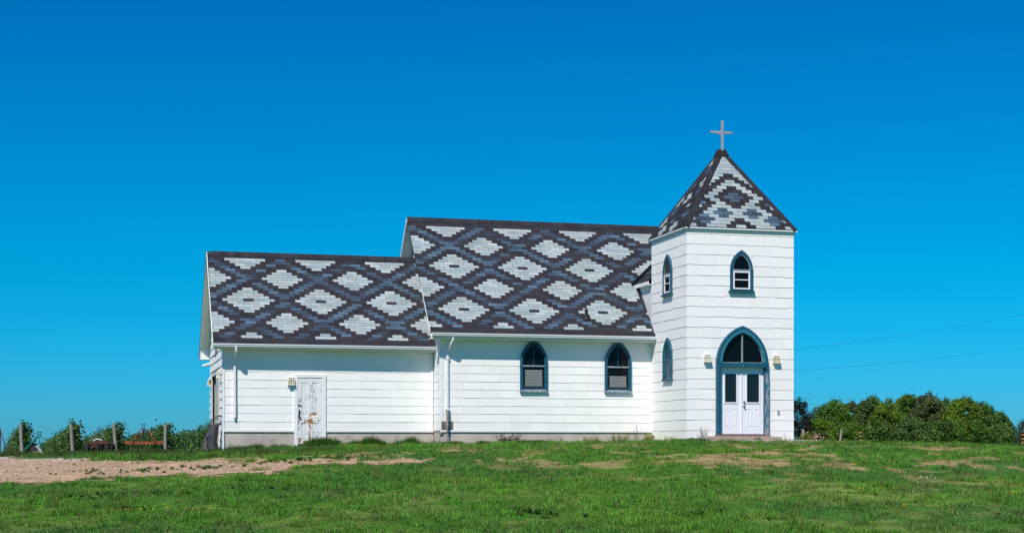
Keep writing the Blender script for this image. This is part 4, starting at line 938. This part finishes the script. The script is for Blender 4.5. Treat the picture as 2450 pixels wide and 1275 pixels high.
# ------------------------------------------------------------------ vineyard
VD = 75.0; xv = -50.0
def vine_row(px0, label, hgt=1.42, d0=VD, ndark=1.0, side=0):
    l0 = (px0-1225)/3700*d0; base = P(l0,d0); root = empty('vine_row', tuple(base), label, 'vine row', 'rows of grapevines left of the church')
    n = 8500; t = rng.random(n)**1.35; d = d0-.3+36*t; pxx = xv+(px0-xv)*d0/d; l = (pxx-1225)/3700*d
    lat = rng.normal(0,.27,n); hh = rng.random(n)**.75; top = hgt*(.70+.50*fbm(d*2.3+px0, lat*1.5+3, 3))*np.where(t<.05,1.12,1); l = l+lat*(1-.35*hh)
    z = H_ld(l,d)+.06+hh*top; x,y = ld_xy(l,d); Pn = np.stack([x,y,z],1)
    Nn = np.stack([RT[0]*np.sign(lat)*.6-FW[0]*.4, RT[1]*np.sign(lat)*.6-FW[1]*.4, hh*.6],1)
    tn = .30+1.35*fbm(d*2.2+px0, hh*3+lat*2, 3); cols = np.array([.036,.090,.013])*tn[:,None]*rng.uniform(.55,1.6,(n,1)); cols = np.where(rng.random((n,1))<.05, cols*np.array([2.6,1.9,.9]), cols)
    V_,C_ = leaves(n, lambda m_:(Pn,Nn), .145, cols)
    sp=[]
    for _ in range(42):
        dd = d0+rng.random()*24; pq = xv+(px0-xv)*d0/dd; p = P((pq-1225)/3700*dd,dd,hgt*random.uniform(.6,.88)); v = Vector((random.gauss(0,.6),random.gauss(0,.5),.9)).normalized(); L_ = random.uniform(.12,.30)
        sp += [tuple(p+v*L_*q) for q in np.linspace(0,1,7)]
    # a trailing shoot to one side
    p = P(l0,d0,hgt*.62)
    for q in np.linspace(0,1,9): sp.append((p.x+RT[0]*(.3+.5*q)*(1 if side>=0 else -1), p.y, p.z+.22*q*(1 if side>0 else .1)))
    sp = np.array(sp); V2_,C2_ = leaves(len(sp), lambda m_:(sp,np.tile([0,0,1.0],(len(sp),1))), .11, np.array([.04,.08,.014])*rng.uniform(.6,1.5,(len(sp),1)))
    arrays('foliage', np.concatenate([V_,V2_]), 4, M['leaf'], np.concatenate([C_,C2_]), parent=root)
    for i in range(5):
        mb = MB(); dd = d0+.6+i*2.4; pq = xv+(px0-xv)*d0/dd; p = P((pq-1225)/3700*dd,dd,-.05); mb.tube([tuple(p),(p.x+random.uniform(-.08,.08),p.y,p.z+.5),(p.x+random.uniform(-.1,.1),p.y,p.z+.95)],.035,5,r2=.02)
        mb.build('stem', M['bark'], root)
    for i,dd in enumerate((d0+6.5,d0+13)):
        pq = xv+(px0-xv)*d0/dd; p = P((pq-1225)/3700*dd,dd,-.05); mb = MB(); mb.tube([tuple(p),(p.x,p.y,p.z+hgt+.30)],.03,6); mb.build('stake', M['darksteel'], root)
vine_row(56,'grapevine row tapering behind the leftmost grey post',1.36,side=-1)
vine_row(178,'grapevine row behind the grey post between the green and brown implements',1.50,side=1)
vine_row(282,'grapevine row behind the grey post at the right of the brown implement',1.45,side=1)
vine_row(398,'grapevine row behind the orange cultivator',1.44,side=1)
vine_row(524,'grapevine row reaching up to the west gable of the church',1.55,side=-1)
vine_row(-44,'grapevine row cut by the left edge of the picture',.62,side=1)
PG='round grey end posts of the vine rows'
post('vine_post',(53-1225)/3700*74,74,1.60,.085,-.06,'leftmost round grey vine post',"post",group=PG)
post('vine_post',(175-1225)/3700*74,74,1.58,.085,-.10,'grey vine post between the green and the brown implement',"post",group=PG)
post('vine_post',(279-1225)/3700*74,74,1.58,.085,-.14,'leaning grey vine post just right of the brown implement',"post",group=PG)
post('vine_post',(395-1225)/3700*74,74,1.58,.085,.02,'upright grey vine post at the right end of the orange cultivator',"post",group=PG)
post('vine_post',(462-1225)/3700*92,92,1.9,.06,.0,'thin distant grey vine post rising above the row beside the church',"post",group=PG)
# trellis wire between posts
mb = MB()
for hz in (.52,.72,.95): mb.tube([tuple(P((-60-1225)/3700*76,76,hz)), tuple(P((120-1225)/3700*76,76,hz))],.006,4)
tag(mb.build('trellis_wire', M['wire']),'thin trellis wires stretched left of the first vine post','wire')

# ------------------------------------------------------------------ farm implements
def imp(px, d=64): return P((px-1225)/3700*d, d)
def pt(px, py, d=64, dd=0.0):      # point standing at distance d+dd
    D_ = d+dd; x,y = ld_xy((px-1225)/3700*D_, D_); return Vector((float(x),float(y),(1065-py)/3700*D_))
def implement(name, loc, label, cat): return empty(name, tuple(loc), label, cat)
# orange cultivator
r = implement('cultivator', imp(345), 'orange rusty tined cultivator with tall hitch frame', 'cultivator')
mb = MB(); mb.hexa([pt(298,1062),pt(392,1062),pt(392,1062,dd=.12),pt(298,1062,dd=.12),pt(298,1056.5),pt(392,1056.5),pt(392,1056.5,dd=.12),pt(298,1056.5,dd=.12)]); mb.tube([pt(298,1057,dd=.5),pt(392,1057,dd=.5)],.04,4); mb.build('tool_bar', M['rust'], r)
mb = MB(); mb.tube([pt(317,1051),pt(340,1024)],.022,6); mb.tube([pt(371,1055),pt(351,1026)],.022,6); mb.tube([pt(330,1052,dd=.2),pt(343,1032)],.028,6); mb.build('brace', M['rust'], r)
mb = MB(); mb.tube([pt(341,1030),pt(341,1013)],.016,5); mb.tube([pt(346,1030),pt(346,1013)],.016,5); mb.tube([pt(338,1014.5),pt(349,1014.5)],.014,5); mb.tube([pt(344,1060,dd=.3),pt(344,1028)],.035,5); mb.box(*[v for pr_ in ((pt(340,1030).x,pt(347,1030).x),(pt(343,1030).y-.05,pt(343,1030).y+.05),(pt(343,1032).z,pt(343,1024).z)) for v in pr_]); mb.build('hitch', M['bluesteel'], r)
for i,px in enumerate((301,307,313,325,331,345,356,364,376,385,391)):
    b = pt(px,1061,dd=.25*(i%3)); mb = MB(); mb.tube([b, b+Vector((0,.06,-.16)), b+Vector((.01,-.02,-.30)), b+Vector((.02,-.12,-.36))],.020,5); mb.build('tine', M['darksteel'], r)
for px in (319,371):
    mb = MB(); a_ = pt(px-2,1063,dd=-.02); b_ = pt(px+2,1054,dd=.16); mb.box(a_.x,b_.x,a_.y-.02,a_.y+.2,a_.z,b_.z); mb.build('clamp', M['rustdark'], r)
for px,py in ((352,1044),(357,1041.5),(360,1051),(360,1071)):
    pass
# brown disc implement
r = implement('disc_harrow', imp(235), 'dark brown rusty disc harrow slumped in the grass', 'harrow')
mb = MB(); mb.hexa([pt(201,1062),pt(262,1062),pt(262,1062,dd=.7),pt(201,1062,dd=.7),pt(222,1054),pt(256,1054),pt(256,1054,dd=.6),pt(222,1054,dd=.6)]); mb.tube([pt(218,1071),pt(236,1060)],.05,5); mb.tube([pt(256,1058),pt(272,1060)],.03,5); mb.build('frame', M['rustdark'], r)
for i in range(9):
    px = 206+i*8; c = pt(px,1068,dd=.1*(i%3)); mb = MB(); c.z -= .02; mb.tube([c+Vector((-.012,-.01,0)),c+Vector((.03,.02,0))],.15+.04*(i%2),14); mb.tube([c,c+Vector((.02*(i%3-1),.05,.24))],.016,5); mb.build('disc', M['darksteel'], r)
mb = MB(); mb.tube([pt(215,1054),pt(233,1034)],.012,5); mb.tube([pt(254,1052),pt(240,1033)],.012,5); mb.build('brace', M['wood_grey'], r)
mb = MB(); mb.tube([pt(234,1027.5),pt(243,1028.5)],.018,5); mb.tube([pt(234,1023),pt(242,1023)],.018,5); mb.tube([pt(237,1023),pt(237,1034)],.014,5); mb.tube([pt(240,1028),pt(240,1056)],.014,5)
mb.tube([pt(244.5+2*math.cos(t),1023.5+2.8*math.sin(t)) for t in np.linspace(0,6.28,12)],.008,4,cap=False); mb.build('hitch', M['bluesteel'], r)
mb = MB(); mb.tube([pt(223,1055),pt(228,1050.5),pt(233,1049.5),pt(237,1051),pt(241,1050),pt(243,1054)],.022,6); mb.build('hydraulic_hose', M['lampwhite'], r)
# green post digger like implement
r = implement('green_implement', imp(90), 'green steel three-legged tractor implement with a dark box', 'implement')
mb = MB(); mb.tube([pt(91,1043),pt(72,1063),pt(56,1079)],.045,6,r2=.03); mb.tube([pt(97,1042),pt(114,1057)],.016,5); mb.tube([pt(93,1048),pt(97,1067)],.016,5); mb.build('leg_frame', M['greensteel'], r)
mb = MB()
for a_,b_ in (((91,1032),(90,1046)),((98,1032),(95,1047)),((89,1033.5),(100,1033.5)),((91,1039),(98,1039)),((90,1046),(96,1046))): mb.tube([pt(*a_),pt(*b_)],.018,5)
mb.build('hitch', M['bluesteel'], r)
a_ = pt(72,1082); b_ = pt(89,1060); mb = MB(); mb.hexa([(a_.x,a_.y,a_.z-.05),(b_.x,a_.y,a_.z-.05),(b_.x,a_.y+.4,a_.z-.05),(a_.x,a_.y+.4,a_.z-.05),(a_.x+.05,a_.y+.03,b_.z),(b_.x,a_.y+.02,b_.z),(b_.x-.02,a_.y+.38,b_.z),(a_.x+.03,a_.y+.38,b_.z)]); mb.build('box', M['darksteel'], r)
mb = MB(); mb.tube([pt(86,1066),pt(95,1075)],.045,7); mb.build('shaft_guard', M['crosswood'], r)
mb = MB(); mb.tube([pt(95,1075),pt(102,1086)],.05,7); mb.build('shaft_end', M['cream'], r)
mb = MB(); mb.tube([pt(80,1081,dd=-.05),pt(91,1082,dd=-.05)],.03,6); mb.build('tray', M['orange'], r)
# red tripod at the left edge
r = implement('red_implement', imp(2), 'dark red steel frame with a slanting prop at the left edge', 'implement')
mb = MB(); mb.tube([pt(-2,1020),pt(18,1085)],.022,6); mb.build('prop', M['bluesteel'], r)
mb = MB(); mb.tube([pt(0,1027),pt(-1,1080)],.05,6); mb.tube([pt(-20,1027),pt(0,1027)],.04,6); mb.tube([pt(-20,1027),pt(-22,1084)],.05,6); mb.build('frame', M['redsteel'], r)

# weeds along the walls
def weed(x, y, h, wd, n, col, label, cat='weed', leaf=.05, thin=False, group=None, flower=None):
    z = H(x,y); root = empty('weed',(x,y,z),label,cat,group); pts=[]; mb = MB()
    for i in range(n):
        a = random.uniform(-1,1); t = random.uniform(.45,1.0); q = Vector((x+a*wd*.6,y+random.uniform(-.1,.1),z-.02)); tip = q+Vector((a*wd*.4+random.gauss(0,.03),random.gauss(0,.05),h*t))
        mb.tube([q,(q+tip)/2+Vector((0,0,.02)),tip],.004,3,tuple(v*.9 for v in col))
        for s in np.linspace(.15,1,4 if thin else 9): pts.append(tuple(q.lerp(tip,s)+Vector((random.gauss(0,.02),random.gauss(0,.02),0))))
    mb.build('stalk', M['grass'], root); pts = np.array(pts); cc_ = np.array(col)*rng.uniform(.6,1.5,(len(pts),1))
    if flower: 
        k = rng.random(len(pts))<.2; cc_[k] = flower
    V_,C_ = leaves(len(pts), lambda m_:(pts,np.tile([0,-.6,.6],(len(pts),1))), leaf*(.6 if thin else 1), cc_); arrays('leaves', V_, 4, M['leaf'], C_, parent=root)
G1=(.035,.11,.014); G2=(.16,.19,.03); G3=(.05,.075,.03)
weed(-10.65,.80,.36,.35,24,G1,'leafy green weed clump at the right foot of the old side door',leaf=.06)
weed(-11.3,.80,.18,.4,22,G1,'short weeds sprouting in front of the old side door',leaf=.06)
weed(-13.3,.75,.25,.30,22,G1,'leafy weed clump left of the old side door near the wing corner',leaf=.06)
weed(-9.3,.80,.30,.30,18,G1,'upright weed against the middle of the wing foundation',leaf=.05)
weed(-8.4,.80,.26,.24,14,G1,'small weed against the wing foundation near the nave corner',leaf=.05)
weed(-5.0,-.25,.42,.42,50,G3,'bushy green weed under the left nave window',leaf=.05)
weed(-3.5,-.25,.34,.36,16,(.06,.06,.045),'thin purplish weed between the two nave windows',leaf=.05,thin=True)
weed(-7.4,-.25,.22,.3,18,G1,'green weed at the foot of the drain pipe',leaf=.05)
weed(-5.9,-.25,.18,.3,14,G1,'low weed right of the drain pipe',leaf=.05)
weed(-2.2,-.30,.26,.30,30,G2,'yellow-green grass tuft under the left side of the right nave window',leaf=.05)
weed(-1.3,-.30,.40,.40,34,G2,'yellow-green weeds below the right nave window',leaf=.05)
weed(-.55,-.35,.62,.25,12,G3,'tall wispy seed-headed weed right of the right nave window',leaf=.05,thin=True)
weed(-.25,-.45,.34,.22,36,(.20,.24,.02),'bright yellow-green weed in the corner of nave and tower',leaf=.05)
weed(-.25,-2.3,.26,.18,18,(.20,.24,.02),'small yellow-green weed beside the tower side wall',leaf=.05)
weed(.42,-3.5,.52,.14,22,G3,'tall dry grey-green weed left of the entrance step',leaf=.05,thin=True)
weed(.10,-3.45,.20,.2,10,G1,'low weed at the front left corner of the tower',leaf=.04)
weed(2.0,-4.15,.20,.12,12,G1,'small weed growing in front of the entrance step',leaf=.05)
weed(3.25,-3.55,.34,.18,7,(.14,.13,.08),'thin dry weed at the right foot of the tower',leaf=.04,thin=True)
weed(4.1,-3.2,.40,.30,26,G2,'yellow-green weed just right of the tower corner',leaf=.06)

# power lines running off to the right
def cable(a, b, sag, label):
    pts=[]
    for i in range(41):
        t=i/40; p=a.lerp(b,t); p.z -= sag*4*t*(1-t); pts.append(p)
    mb = MB(); mb.tube(pts,.0045,5); tag(mb.build('power_line', M['wire']),label,'power line','overhead power lines')
def at3(px,py,d): x,y = ld_xy((px-1225)/3700*d,d); return Vector((float(x),float(y),(1065-py)/3700*d))
cable(at3(1880,839,56), at3(3000,590,112), .9, 'upper power line leaving the tower to the right')
cable(at3(1880,889,56), at3(3000,715,112), .7, 'lower power line leaving the tower to the right')
